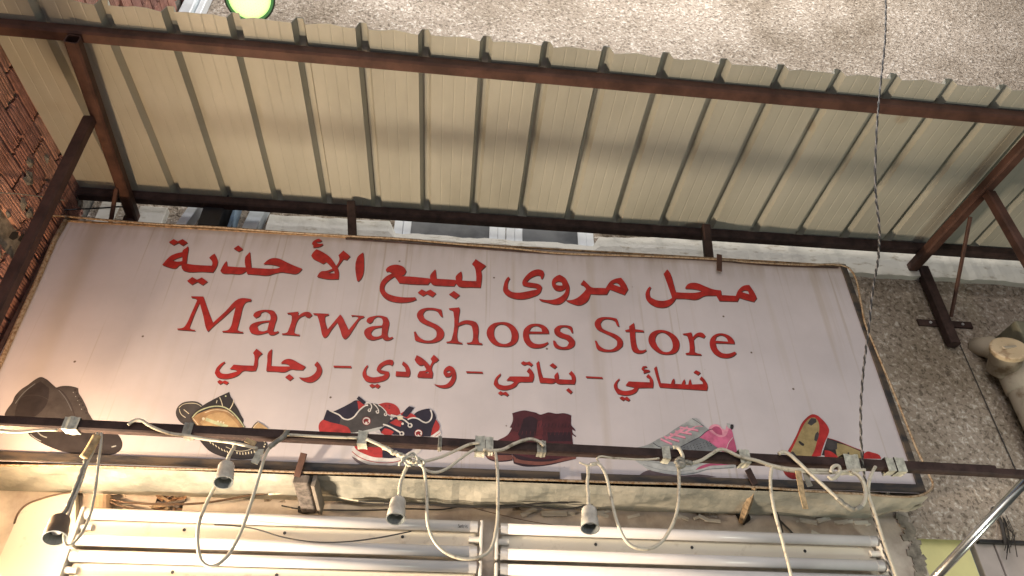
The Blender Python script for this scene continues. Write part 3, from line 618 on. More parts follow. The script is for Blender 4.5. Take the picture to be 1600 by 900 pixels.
shoe('printed black and tan sandals with white stitching', (260,600), 6.667, [
 ('blk','p',[(330,560),(380,630),(450,700),(560,750),(700,782),(850,785),(960,760),(1040,700),(1058,640),(1040,600),(940,580),(700,560),(500,550)]),
 ('dk','p',[(98,310),(110,250),(160,200),(220,182),(320,185),(378,220),(340,270),(300,330),(330,440),(180,420),(130,380)]),
 ('cream','l',5,[(130,250),(170,215),(240,200),(320,208),(365,235)]), ('cream','l',7,[(135,260),(150,310),(200,350)]), ('cream','l',6,[(180,265),(235,310)]),
 ('blk','p',[(245,345),(320,270),(400,210),(480,165),(560,125),(655,82),(670,130),(690,160),(715,210),(740,250),(775,320),(805,380),(800,410),(830,450),(780,460),(330,450)]),
 ('tan','p',[(262,352),(320,315),(400,282),(480,258),(560,255),(640,275),(700,315),(750,380),(800,450),(560,455),(340,445)]),
 ('tan2','p',[(350,400),(430,330),(510,300),(590,300),(660,340),(720,400),(760,450),(560,455),(400,445)]),
 ('grn','l',12,[(270,350),(320,295),(400,255),(500,232),(590,238),(670,280),(740,350),(810,450)]), ('blk','l',4,[(270,360),(330,300),(410,262),(500,242),(590,248),(665,290),(735,362)]),
 ('cream','l',6,[(275,355),(330,425)]), ('grn','l',34,[(410,365),(500,400),(640,445)]), ('cream','d',15,[(385,362)]), ('cream','d',9,[(538,388),(568,396),(596,404)]),
 ('cream','l',8,[(555,140),(575,190),(585,232)]), ('cream','l',8,[(700,170),(690,210),(660,262)]), ('cream','l',8,[(528,170),(520,200)]), ('grn','d',8,[(618,126)]),
 ('cream','l',5,[(400,300),(480,272),(560,270),(640,290),(700,335)]),
 ] + [('cream','l',9,[(x,y),(x+14,y+22)]) for x,y in ((450,598),(480,615),(510,635),(540,655),(570,672),(600,685),(628,695))] + [('cream','l',9,[(x,y),(x+2,y+24)]) for x,y in ((735,705),(765,712),(795,713),(825,710),(855,705),(885,700),(915,692),(940,685))] + [
 ('tan2','p',[(890,462),(920,420),(950,392),(1000,420),(1060,465),(1030,480),(930,475)]), ('blk','l',9,[(890,462),(920,420),(952,392)]), ('cream','l',5,[(905,462),(932,425),(962,400)]),
 ('cream','d',8,[(1020,600),(1028,628),(1018,652)]), ('cream','l',5,[(620,655),(760,700),(880,680)])])
shoe('printed black and red canvas sneakers with white laces', (480,600), 6.208, [
 ('red','p',[(690,200),(730,185),(780,180),(850,200),(890,240),(905,290),(850,310),(780,290)]), ('dred','d',9,[(760,210),(795,235),(800,210)]),
 ('navy','p',[(245,270),(330,232),(420,185),(470,158),(520,170),(560,200),(500,300),(420,350),(340,330)]),
 ('red','p',[(485,165),(520,168),(560,200),(520,240),(500,258)]),
 ('dk','p',[(190,250),(215,258),(300,295),(345,335),(400,345),(450,320),(500,260),(560,205),(590,190),(640,188),(700,205),(745,245),(775,295),(830,325),(790,380),(730,415),(660,440),(560,462),(470,470),(425,472),(400,430),(340,400),(230,378),(155,350)]),
 ('navy','p',[(190,250),(300,295),(330,320),(310,390),(230,375),(155,350)]),
 ('red','p',[(110,410),(125,370),(155,345),(230,372),(340,398),(400,425),(425,475),(250,472),(120,465)]),
 ('gry3','p',[(425,478),(560,450),(690,420),(725,412),(715,435),(640,458),(540,482)]),
 ('wht','l',13,[(215,255),(255,275),(310,300),(350,335),(400,345),(450,322),(500,262),(560,212),(590,205)]),
 ('wht','l',10,[(570,180),(610,190),(625,225),(600,262)]), ('wht','l',9,[(640,190),(680,230),(690,270),(665,262)]), ('wht','l',8,[(690,205),(740,240),(765,290),(750,285)]),
 ('wht','d',16,[(603,255),(682,272),(760,295)]), ('dk','d',8,[(603,252),(682,268),(760,292)]),
 ('navy','l',34,[(490,130),(520,155),(560,188)]),
 ('dred','d',43,[(575,358)]), ('wht','d',37,[(575,358)]), ('dred','p',[(550,375),(545,350),(570,335),(600,345),(590,360),(605,380),(580,385),(585,368),(565,365),(560,385)]),
 ('red','l',3,[(312,390),(300,430),(292,470)]),
 ('navy','p',[(1040,290),(1100,255),(1180,238),(1205,260),(1205,330),(1160,375),(1090,350),(1030,325)]),
 ('red','p',[(900,290),(945,262),(1000,280),(1045,305),(1060,330),(975,335)]),
 ('navy','p',[(975,335),(1040,325),(1100,350),(1150,378),(1195,355),(1215,250),(1250,330),(1220,420),(1195,510),(1000,505),(720,480),(700,440),(760,400),(830,330),(900,315)]),
 ('red','p',[(800,375),(860,340),(920,365),(905,415),(850,400)]), ('red','p',[(715,470),(750,430),(810,445),(840,465),(815,497),(750,492)]), ('red','p',[(1250,345),(1285,410),(1270,455),(1200,500),(1215,430)]),
 ('wht','p',[(1200,505),(1285,445),(1300,480),(1280,515),(1215,515)]), ('red','l',5,[(1235,512),(1292,470)]),
 ('wht','l',13,[(975,345),(1020,328),(1070,335),(1120,365),(1155,375),(1195,350),(1210,300),(1195,250)]),
 ('wht','l',15,[(735,392),(790,408),(850,440),(915,478)]), ('wht','l',13,[(810,300),(880,318),(950,355),(1000,400)]), ('wht','d',24,[(918,482),(998,402)]), ('navy','d',12,[(915,480),(995,400)]), ('wht','d',12,[(815,335),(925,385)]),
 ('navy','p',[(915,305),(960,240),(990,215),(1037,230),(1010,270),(965,322)]), ('cream','p',[(870,310),(930,310),(925,345),(880,350)]),
 ('dred','d',41,[(1080,478)]), ('wht','d',35,[(1080,478)]), ('dred','p',[(1058,495),(1052,470),(1075,455),(1105,465),(1095,480),(1108,500),(1088,502),(1075,485),(1068,505)]),
 ('wht','l',8,[(650,470),(715,488)]),
 ('shade','p',[(430,700),(460,740),(520,780),(600,798),(780,798),(600,770)]),
 ('wht','p',[(430,625),(455,600),(540,620),(740,690),(900,690),(1010,650),(1110,610),(1105,640),(1020,710),(900,772),(780,797),(640,790),(520,750),(450,695)]),
 ('red','p',[(455,600),(728,600),(730,716),(640,708),(540,672),(475,635)]), ('navy','p',[(728,600),(1050,600),(1000,650),(920,695),(840,718),(730,716)]),
 ('red','l',7,[(435,655),(500,705),(600,745),(740,765),(860,755),(930,735)])])
shoe('printed dark maroon fringed ankle boots', (740,620), 7.2, [
 ('mdk','p',[(120,600),(150,690),(230,728),(330,732),(440,718),(430,620)]), ('sole','p',[(130,620),(240,650),(430,655),(445,700),(330,718),(220,708),(150,680)]),
 ('mdk','p',[(430,620),(450,750),(560,782),(700,785),(860,768),(1000,735),(1150,700),(1158,672),(1000,650)]), ('sole','p',[(435,650),(500,700),(620,722),(780,730),(900,718),(1000,690),(1080,672),(1158,670),(1150,698),(1050,715),(900,745),(780,765),(620,762),(460,735)]),
 ('mar','p',[(435,185),(500,165),(570,153),(640,165),(700,178),(750,200),(790,190),(840,175),(930,190),(1020,185),(1100,210),(1098,260),(1100,320),(1145,375),(1145,388),(1112,368),(1115,405),(1155,442),(1145,452),(1108,425),(1115,500),(1122,540),(1150,670),(700,700),(430,640),(120,620),(190,545),(280,485),(380,430),(430,350),(405,345),(440,270)]),
 ('mdk','p',[(560,250),(640,220),(720,260),(700,400),(660,470),(540,480),(500,420),(540,330)]), ('mar2','p',[(290,485),(380,432),(440,390),(500,400),(510,490),(400,500)]), ('mar2','p',[(690,450),(760,400),(780,470),(700,480)]), ('mar2','p',[(720,280),(770,260),(780,420),(700,430)]),
 ('mdk','p',[(830,400),(1090,400),(1100,500),(840,500)]), ('mar','p',[(860,250),(1080,260),(1090,390),(850,380)])] +
 [('mdk','l',5,[(x,300),(x-12,345)]) for x in range(470,1080,38)] + [('mar2','l',4,[(x,385),(x-9,430)]) for x in range(460,1090,46)] + [('mdk','d',5,[(x,700+int(12*math.sin(x/90))) for x in range(480,900,35)])])
shoe('printed grey running shoe with pink laces and heel', (980,630), 7.2, [
 ('shade','p',[(80,880),(160,790),(260,750),(420,780),(600,815),(800,800),(1010,830),(760,850),(500,900)]),
 ('gry3','p',[(80,640),(200,650),(600,640),(1240,690),(1255,705),(1180,735),(1040,738),(930,745),(860,765),(760,795),(640,810),(480,800),(340,775),(240,745),(170,700)]),
 ('gry','p',[(120,640),(400,620),(800,600),(860,670),(700,720),(540,715),(350,680)]), ('gry2','l',9,[(600,805),(760,785),(900,745),(1040,735),(1200,720)]), ('gry','l',8,[(180,690),(360,745),(560,770),(740,750)]),
 ('pnk2','p',[(765,752),(830,705),(920,680),(1040,680),(1200,688),(1040,700),(940,705),(860,730)]),
 ('gry','p',[(100,500),(220,470),(300,430),(350,400),(420,370),(520,300),(610,245),(680,205),(725,172),(780,172),(850,240),(920,300),(800,390),(690,440),(600,500),(500,640),(120,640)]),
 ('gry2','p',[(590,500),(690,440),(800,388),(900,420),(1020,500),(1040,560),(840,560),(620,530)]),
 ('pnk3','p',[(805,385),(915,305),(960,325),(1020,365),(1080,378),(1115,345),(1130,260),(1175,300),(1200,400),(1235,560),(1100,560),(1020,505),(900,420)]),
 ('pnk2','p',[(1120,555),(1140,450),(1195,375),(1220,470),(1240,575),(1180,600)]),
 ('pnk','p',[(915,300),(930,262),(975,238),(1030,245),(1068,285),(1105,300),(1120,240),(1145,250),(1130,330),(1100,372),(1050,380),(1000,358)]),
 ('pnk2','p',[(950,290),(985,262),(1035,270),(1065,310),(1068,358),(1010,345)]),
 ('gry3','p',[(1118,225),(1150,228),(1165,250),(1160,290),(1130,270)]), ('blk','p',[(1165,238),(1195,240),(1195,280),(1178,300),(1160,280)]),
 ('gry3','p',[(600,245),(680,205),(730,170),(775,172),(850,245),(760,260),(680,240)]), ('navy','l',7,[(600,492),(700,440),(810,385),(910,305),(960,290)]), ('navy','l',6,[(290,445),(350,485),(430,505),(520,510)]),
 ('navy','l',5,[(730,172),(800,215),(860,258)]), ('wht','l',5,[(1115,530),(1140,450),(1190,385)]), ('pnk','l',6,[(930,310),(1000,360),(1050,380),(1105,365)])] +
 [('pnk2','l',5,[(a[0]+4,a[1]+11),(b_[0]+4,b_[1]+11)]) for a,b_ in (((375,405),(505,462)),((415,375),(585,430)),((480,345),(655,388)),((540,310),(725,350)),((590,265),(800,310)))] +
 [('pnk','l',19,[a,b_]) for a,b_ in (((375,400),(505,460)),((415,375),(585,425)),((480,345),(655,385)),((540,315),(725,345)),((590,270),(800,305)),((430,400),(560,345)),((500,370),(610,290)),((560,345),(680,265)),((650,330),(760,270)))] +
 [('pnk','l',10,[(700,300),(780,260),(850,262)])] + [('blk','d',5,[(640+ (i%9)*36+ (i//9)*9, 500-(i%9)*9+(i//9)*22) for i in range(27)])])
shoe('printed pair of red slippers with tan insoles', (1200,630), 6.667, [
 ('blk','p',[(560,540),(600,420),(620,360),(700,385),(800,425),(900,465),(1000,500),(1000,578),(720,570)]),
 ('olive','p',[(690,410),(800,435),(900,475),(985,512),(985,572),(850,572),(720,560)]), ('dk','p',[(620,370),(720,400),(720,480),(640,480),(600,450)]), ('dk','d',10,[(838,520),(838,535)]),
 ('red','l',5,[(620,362),(720,392),(850,445),(1000,502)]),
 ('red','p',[(590,490),(650,500),(720,550),(740,572),(590,565)]), ('red','p',[(1000,525),(1040,502),(1080,512),(1160,540),(1180,580),(995,578)]),
 ('red','p',[(205,510),(250,430),(300,330),(330,255),(370,185),(420,135),(465,115),(510,125),(560,165),(610,220),(637,275),(630,320),(595,400),(570,470),(550,550),(400,560),(220,550)]),
 ('olive','p',[(235,510),(290,400),(340,290),(390,200),(440,155),(490,150),(520,185),(535,240),(530,310),(510,400),(480,500),(450,555),(270,548)]),
 ('dk','p',[(410,210),(450,155),(500,160),(505,195),(450,235)]), ('blk','p',[(315,400),(330,393),(378,425),(372,445),(350,440)]), ('dk','p',[(495,320),(520,295),(530,330),(505,400),(482,385)]), ('dk','p',[(225,520),(260,500),(300,550),(240,550)]),
 ('dred','p',[(150,680),(290,690),(310,790),(240,786),(180,745)]), ('dred','l',4,[(205,510),(300,330),(370,185),(465,117)])])

# rope light along the rim of the sign
rp = MB()
def pl(pts, y, r, n=6, smo=True):
    q = [U(a, b, 1, y if not isinstance(y, (list, tuple)) else y[i]) for i, (a, b) in enumerate(pts)]
    q = smooth(q, False, None, 5) if smo else q
    return q, r
q, r = pl([(82,337),(100,338),(180,345),(260,351),(340,355),(420,361),(550,369),(612,372),(725,382),(800,388),(867,395),(980,399),(1060,402),(1117,405),(1180,410),(1260,414),(1312,414),(1325,418)], -.008, .0055); rp.tube(q, .0040, 8)
q, r = pl([(1325,418),(1334,428),(1345,470),(1352,505),(1362,530),(1385,585),(1410,645),(1432,700),(1452,742),(1458,758),(1448,770),(1425,776),(1350,772),(1250,766),(1180,761),(1100,757),(980,754),(860,750),(720,746),(600,741),(480,738),(380,734),(260,732),(120,728),(-20,727)], -.012, .007); rp.tube(q, .0040, 8)
q, r = pl([(103,344),(85,375),(60,434),(30,500),(0,568),(-30,634),(-66,712)], -.010, .008, smo=False); rp.tube(q, .008, 8)
rp.build('rope_light', ROPE, smooth=True, label='amber rope light running round the rim of the sign', cat='rope light')
MB().tube(smooth([U(a, b, 1, -.004) for a, b in [(540,373),(700,384),(860,396),(1000,401),(1117,407),(1200,414),(1310,418)]], False, None), .003, 6).build('rim_wire', RUSTD, label='thin brown wire just below the rope light on the top rim', cat='wire')

# ------------------------------------------------------------------ brackets under the sign
t = thing('grey_bracket', U(478, 770, 1, .1), 'weathered grey wooden bracket below the left clip of the sign', 'bracket')
a = U(471, 748, 1, -.015); b = U(484, 795, 1, .15)
MB().bar(a, b, .048, .03, up=(0, -.5, 1)).build('block', WOODG, t, bevel=.003)
MB().bar(a + Vector((.036, .01, 0)), b + Vector((.036, 0, .0)), .012, .04, up=(0, -.5, 1)).build('side_plate', mat('grey_plate', (.25, .22, .19), rough=.6), t)
a = U(1179, 760, 1, .0); b = U(1158, 815, 1, .17)
MB().tube([a, a.lerp(b, .3), a.lerp(b, .65), b], [.009, .012, .013, .010], 5).build('wood_stick', WOOD, label='splintered raw wood stick under the right clip of the sign', cat='stick')

# ------------------------------------------------------------------ light bar with tapes
YB = -.366
B0 = U(0, 664, 1, YB - .013); B1 = U(1600, 743, 1, YB - .013)
bdir = (B1 - B0).normalized()
def onbar(px, dy=0, dz=0):
    a = U(px, 700, 1, YB); s = (a.x - B0.x) / bdir.x; p = B0 + bdir * s; return p + Vector((0, .013 + dy, .0135 + dz))
lb = thing('light_bar', onbar(800), 'dark steel bar across the foot of the sign carrying taped lamp cords', 'bar')
E0 = onbar(0) - bdir * .5; E1 = onbar(1538); MB().bar(E0, E1, .027, .027).build('bar', RUSTD, lb)
MB().bar(onbar(1512, 0, -.004), onbar(1600, 0, -.006) + bdir * .6, .024, .020).build('bar_extension', RUSTD, lb)
def tape(x0, x1, m=TAPE, e=.0032, skew=0, drop=0):
    a, b_ = onbar(x0), onbar(x1); mb = MB(); h = .0135 + e; n = 5
    rows = []
    for i in range(n + 1):
        p = a.lerp(b_, i / n); w = random.uniform(-.0012, .0012)
        rows.append([p + Vector((skew * k, yy * (h + w), zz * (h + w) - (drop if zz < 0 else 0))) for k, (yy, zz) in enumerate(((-1, 1), (-1, -1), (1, -1), (1, 1)))])
    for i in range(n):
        for k in range(4): mb.quad(rows[i][k], rows[i + 1][k], rows[i + 1][(k + 1) % 4], rows[i][(k + 1) % 4])
    mb.build('tape_wrap', m, lb)
tape(88, 113); tape(281, 296, TAPEG); tape(558, 573, TAPE, .004); tape(742, 757, TAPE, .006, 0, .004); tape(758, 770, TAPE, .005); tape(838, 852, TAPEG); tape(1031, 1043, TAPE); tape(1149, 1165, TAPE, .005)
tape(1308, 1330, TAPE, .006, -.002, .004); tape(1371, 1384, TAPE, .004, 0, .003); tape(1385, 1399, TAPE, .005, 0, .003); tape(684, 690, TAPEG, .001)

# ------------------------------------------------------------------ cords
CY = YB - .024
def cord(name, pts, label, r=.0042, m=CORD, y=CY, n=8, cat='cord', wob=0):
    ys = y if isinstance(y, (list, tuple)) else [y] * len(pts)
    if len(ys) == 2 and len(pts) != 2: ys = [ys[0] + (ys[1] - ys[0]) * i / (len(pts) - 1) for i in range(len(pts))]
    q = smooth([U(a, b, 1, yy) for (a, b), yy in zip(pts, ys)], False, None, 6)
    if wob: q = [p + Vector((random.uniform(-wob, wob), random.uniform(-wob, wob), 0)) for p in q]
    return MB().tube(q, r, n).build(name, m, smooth=True, label=label, cat=cat)
cord('cable_loop', [(152,676),(150,690),(146,704),(137,722),(128,750),(112,790),(101,830),(101,845),(106,853),(120,843),(138,812),(148,770),(154,720),(158,690),(158,676)], 'white cord looping beside the dark socket at the left end of the bar', .0034)
cord('taped_cable', [(150,684),(140,703),(131,728),(118,763),(106,790),(97,808)], 'taped brown cord holding the dark tilted socket', .0052, TAPEG, wob=.0014)
cord('cloth_strip', [(152,681),(143,698),(131,716)], 'yellowish folded cloth strip over the cord of the leftmost socket', .011, CLOTH, y=CY - .004, n=5)
cord('white_cable', [(-40,668),(0,673),(30,675),(62,672),(90,672)], 'white cord under the far left end of the bar', .0035, y=CY)
cord('white_cable', [(200,664),(208,658),(218,656),(232,664),(252,673),(270,678),(288,680),(320,686),(365,692),(402,701)], 'white cord crossing the bar between the first two sockets', .0042)
cord('cable_loop', [(448,672),(444,679),(436,687),(424,697),(417,706),(406,740),(392,786),(374,836),(353,871),(332,885),(317,879),(309,850),(310,822),(321,790),(337,758),(346,742)], 'big white cord loop hanging round the second socket', .0042, y=[CY-.004]*5+[CY]*8+[CY+.02]*3)
cord('taped_cable', [(449,672),(443,682),(432,690),(420,699)], 'grey tape wound on the cord right of the second socket', .0066, TAPEG, y=CY-.006, wob=.001)
cord('white_cable', [(448,679),(480,681),(520,683),(559,684)], 'grey cord lying on the bar left of the printed sneakers', .0036, y=CY)
cord('white_cable', [(573,686),(593,695),(612,705),(628,713),(642,719)], 'white cord slanting down from the bar to the taped knot', .0045, y=CY)
cord('knot', [(600,699),(612,706),(620,709),(632,714),(640,720),(652,722),(660,727)], 'lumpy taped knot of cords hanging below the printed sneakers', [.006,.010,.007,.011,.012,.010,.008][0], CORD, y=CY-.004, wob=.0035, cat='knot')
cord('knot', [(622,727),(632,716),(646,708),(652,722),(640,728),(634,717),(655,716),(663,724)], 'tangle of thin cord ends over the taped knot', .0030, TAPE, y=CY-.012, wob=.003, cat='knot')
cord('white_cable', [(655,722),(672,719),(689,714),(714,703),(735,694),(750,692)], 'upper white cord from the knot up to the thick tape', .0038)
cord('white_cable', [(658,726),(665,734),(681,738),(700,731),(715,720),(730,709),(745,700)], 'lower sagging white cord from the knot to the thick tape', .0038)
cord('cable_loop', [(660,726),(663,736),(667,779),(668,815),(677,843),(693,861),(718,872),(743,872),(764,861),(775,829),(778,779),(776,722),(773,703)], 'white cord loop hanging under the printed maroon boots', .0042)
cord('white_cable', [(755,702),(769,704),(786,702),(802,694),(818,688),(829,686),(842,690),(850,697)], 'white cord arching over the bar at the maroon boots', .0044, y=CY-.002)
cord('white_cable', [(905,722),(920,727),(935,723),(933,716),(960,716),(1007,718),(1030,716)], 'thin white cord under the bar left of the running shoe', .0026, y=CY)
cord('cable_loop', [(922,726),(935,725),(942,733),(948,747),(955,780),(967,823),(983,850),(1005,858),(1027,852),(1047,827),(1058,797),(1061,760),(1060,728)], 'white cord loop hanging under the printed running shoe', .0042)
cord('white_cable', [(1052,699),(1058,699),(1064,706),(1067,718),(1062,724)], 'short cord bent over the bar at the running shoe', .0048, y=CY-.003)
cord('knot', [(1057,724),(1062,717),(1068,726),(1060,728),(1072,722),(1080,724)], 'small taped knot below the running shoe', .0062, TAPEG, y=CY-.006, wob=.002, cat='knot')
cord('white_cable', [(1070,724),(1084,723),(1096,719),(1112,709),(1126,702),(1140,706),(1152,712),(1166,716),(1180,719),(1205,727),(1230,732),(1262,734),(1296,735)], 'long white cord waving along the bar right of the running shoe', .0046, y=CY-.002)
cord('white_cable', [(1196,726),(1230,735),(1262,738),(1300,739),(1330,735),(1352,734)], 'second white cord running beneath the bar by the red slippers', .0038)
cord('hanging_cable', [(1207,727),(1204,745),(1205,770),(1211,802),(1223,846),(1236,898),(1246,940)], 'white cord hanging down left of the red slippers', .0044)
cord('cable_loop', [(1217,709),(1224,706),(1232,709),(1246,721),(1267,741),(1290,762),(1303,774),(1318,788),(1335,796),(1348,789),(1352,765),(1344,746),(1330,736)], 'white cord draped across the red slippers down to a taped joint', .0052, y=CY-.006)
cord('taped_joint', [(1308,779),(1320,789),(1334,796),(1346,790)], 'brown taped joint at the bottom of the draped cord', .0066, TAPEG, y=CY-.007, wob=.0015, cat='tape')
cord('cord_ring', [(1298,738),(1302,729),(1310,728),(1312,736),(1306,745),(1298,748),(1294,744)], 'white cord ring tied on the bar at the red slippers', .0046, y=CY-.010)
cord('hanging_cable', [(1368,729),(1360,745),(1357,770),(1366,800),(1382,850),(1400,900),(1412,940)], 'white cord hanging down at the right end of the sign', .0044)
# tape tails
def tail(pts, w, m, label, y=CY-.006):
    q = [U(a, b, 1, y) for a, b in pts]; mb = MB()
    for i in range(len(q) - 1):
        ww = w * (1 - .25 * i / len(q)); mb.bar(q[i], q[i + 1], ww, .003, up=(0, 1, 0), bev=.1)
    mb.build('tape_tail', m, label=label, cat='tape')
tail([(1247,736),(1250,752),(1253,772),(1259,795)], .016, CLOTH, 'tan tape tail hanging over the red slippers')
tail([(1259,738),(1262,752),(1266,760)], .016, TAPEG, 'short grey tape tail behind the tan one', CY+.004)
tail([(406,702),(404,712),(397,724)], .020, TAPE, 'torn paper tape tail beside the second socket', CY+.006)
tail([(384,687),(399,694)], .012, CLOTH, 'orange tape scrap on the bar above the sandals')
# electric line: black and white twisted pair coming from above
path = [(1384,-60),(1384,0),(1383,60),(1376,130),(1370,200),(1368,300),(1374,362),(1372,405),(1364,450),(1357,515),(1350,570),(1345,640),(1347,715),(1352,752),(1362,795),(1378,850),(1394,905),(1404,940)]
ysr = [-.86,-.84,-.82,-.79,-.77,-.73,-.70,-.66,-.62,-.58,-.54,-.48,-.405,-.35,-.33,-.31,-.30,-.29]
ln = thing('electric_line', U(1404, 940, 1, -.29), 'long black and grey twisted electric line hanging in front of the canopy', 'cable')
q = smooth([U(a, b, 1, y) for (a, b), y in zip(path, ysr)], False, None, 16)
for k, m in ((0, BLK), (1, mat('grey_cable', (.20, .19, .19), rough=.4))):
    MB().tube([p + Vector((.0018 * math.cos(i * 1.3 + math.pi * k), .0018 * math.sin(i * 1.3 + math.pi * k), 0)) for i, p in enumerate(q)], .0025 - .0008 * k, 6).build('strand', m, ln, smooth=True)
# wires along the underside of the sign
def wire(pts, label, y=.165, r=.0028, m=BLK): cord('wire', pts, label, r, m, y, 6, 'wire')
BRN = mat('brown_wire', (.13, .08, .05), rough=.6)
wire([(174,780),(190,784),(227,787),(265,788),(302,787),(340,783),(390,774),(442,769),(470,769)], 'upper brown wire in front of the splintered hole', .15, .0034, BRN)
wire([(172,784),(190,791),(234,800),(256,803)], 'lower brown wire left of the splintered hole', .15, .0034, BRN)
wire([(420,772),(463,769),(485,768),(504,773),(523,775),(547,780),(567,783),(612,785),(640,786)], 'white cable passing behind the third socket', .14, .0038, CORD)
wire([(440,790),(467,795),(520,797),(587,797),(640,795),(690,796),(720,791)], 'black wire below the grey wooden bracket', .17, .0024)
wire([(600,786),(660,788),(720,790),(787,793),(837,787),(920,783),(1020,772),(1100,773),(1127,765),(1153,755),(1176,753)], 'black wire rising to the right clip of the sign', .12, .0030)
wire([(560,783),(640,786),(720,792),(820,790),(887,795),(953,782),(1020,783),(1100,783),(1133,783),(1166,784)], 'black wire running flat behind the fourth socket', .13, .0030)
wire([(953,782),(1010,780),(1060,772),(1100,773)], 'short black wire between the two long ones', .11, .0026)
wire([(1180,787),(1196,795),(1220,815),(1247,843)], 'loose black wire end crossing the plaster at the right', .17, .0036)
wire([(1188,760),(1194,764),(1203,776),(1212,795),(1220,818),(1225,845)], 'thin black wire dropping from the right clip', .15, .0024)
wire([(335,820),(392,825),(445,840),(492,847),(533,847),(587,841),(643,830)], 'thin black wire sagging over the left tubes', .09, .0022)
wire([(730,791),(820,813),(907,827),(930,832)], 'thin brown string slanting to the fourth socket', .15, .0012, BRN)
wire([(705,818),(720,815),(735,817)], 'short black wire above the top left tube', .15, .003)
MB().tube(smooth([U(a, b, 0, XC + .02) for a, b in [(-10,301),(30,303),(68,308),(100,313)]], False, None), .0022, 6).build('wire', TAPEG, label='thin grey wire across the bricks at the left', cat='wire')
MB().tube([U(84, 329, 1, .05), U(120, 327, 1, .06), U(160, 325, 1, .1), U(186,323,1,.12), U(212,322,1,.12), U(206,334,1,.12)], .0032, 6).build('wire', BLK, label='black wire end near the top left corner of the sign', cat='wire')

# ------------------------------------------------------------------ bulb sockets
def socket(top, bot, cordpts, label, m=PORC, bulb=False, sc=1.12, y=YB - .02, tilt=.022):
    a, b = U(*top, 1, y), U(*bot, 1, y - tilt); ax = (b - a); L = ax.length; ax.normalize()
    t = thing('lamp_socket', b, label, 'lamp socket', 'lamp sockets hanging from the bar')
    prof = [(0, .004), (.0, .0080), (.06, .0100), (.14, .0155), (.22, .0172), (.60, .0176), (.61, .0190), (.93, .0196), (1, .0206)]
    mb = MB(); mb.tube([a + ax * L * s for s, r in prof], [r * sc for s, r in prof], 18, caps=False, straight=ax)
    inn = [(1.001, .0206), (1.004, .0185), (.6, .0170), (.56, .004)]
    mb.tube([a + ax * L * s for s, r in inn], [r * sc for s, r in inn], 18, caps=True, straight=ax) if 0 else None; mb.build('shell', m, t, smooth=True)
    MB().tube([a + ax * L * s for s, r in inn], [r * sc for s, r in inn], 18, caps='end', straight=ax).build('mouth', mat('socket_inside', (.20, .22, .225), rough=.5), t)
    MB().tube([a + ax * L * .74, a + ax * L * .71], .008 * sc, 12).build('contact', METAL, t)
    if cordpts:
        q = smooth([U(px, py, 1, y) for px, py in cordpts] + [a + ax * .004], False, None)
        q = [p + Vector((random.uniform(-.001, .001), 0, 0)) for p in q]
        MB().tube(q, .0046, 8).build('cord', CORD, t, smooth=True)
    return t, a, b, ax
socket((96,806), (85,841), None, 'dark lamp socket tilted at the left end, below the printed leather shoe', mat('dark_brown_bakelite', (.15, .12, .095), rough=.5), sc=1.25)
socket((355,722), (349,754), [(366,690),(366,698),(360,708)], 'pale lamp socket hanging below the printed sandals')
socket((623,777), (618,811), [(640,722),(634,733),(627,752)], 'pale lamp socket hanging below the printed sneakers')
socket((920,791), (922,826), [(917,726),(919,737),(918,760)], 'dirty pale lamp socket hanging left of the printed running shoe')
# the lit bulb that glares just past the left edge of the photograph
t, a, b, ax = socket((-62,742), (-64,772), [(-60,680),(-61,720)], 'lit lamp socket with a warm bulb beyond the left edge', y=-.15)
bb = MB(); pr = [(0, .012), (.02, .014), (.045, .027), (.065, .030), (.085, .026), (.1, .012), (.104, .002)]
bb.tube([b + ax * s for s, r in pr], [r for s, r in pr], 16)
bb.build('bulb', mat('lit_bulb_glass', (1, .9, .7), emis=((1, .72, .38), 60)), t, smooth=True)
pl_ = bpy.data.lights.new('bulb_light', 'POINT'); pl_.energy = 54; pl_.color = (1, .64, .35); pl_.shadow_soft_size = .035
po = bpy.data.objects.new('bulb_light', pl_); COL.objects.link(po); po.location = b + ax * .06 + Vector((0, -.035, 0)) 

# boxes added as housings for the unseen lights
MB().box((2.33, -1.03, 1.10), (.55, .34, .05), Matrix.Rotation(-.5, 3, 'Y')).build('right_fill_box', WHITE, label='added housing box for the pale fill light at the lower right', cat='lamp')
MB().box((-1.40, -.41, 1.44), (.05, .22, .34), Matrix.Rotation(.05, 3, 'Y')).build('low_left_lamp_box', WHITE, label='added white housing box for the unseen lamp low at the left', cat='lamp')
MB().box((-.2, -6.55, 2.3), (1.3, .06, .9)).build('front_fill_box', DARK, label='added broad panel backing the front fill light behind the camera', cat='lamp')
MB().box((.5, -1.02, 6.97), (4.5, .45, .08), Matrix.Rotation(-.3, 3, 'X')).build('wall_wash_box', DARK, label='added long dark box over the fill that washes the upper wall', cat='lamp')
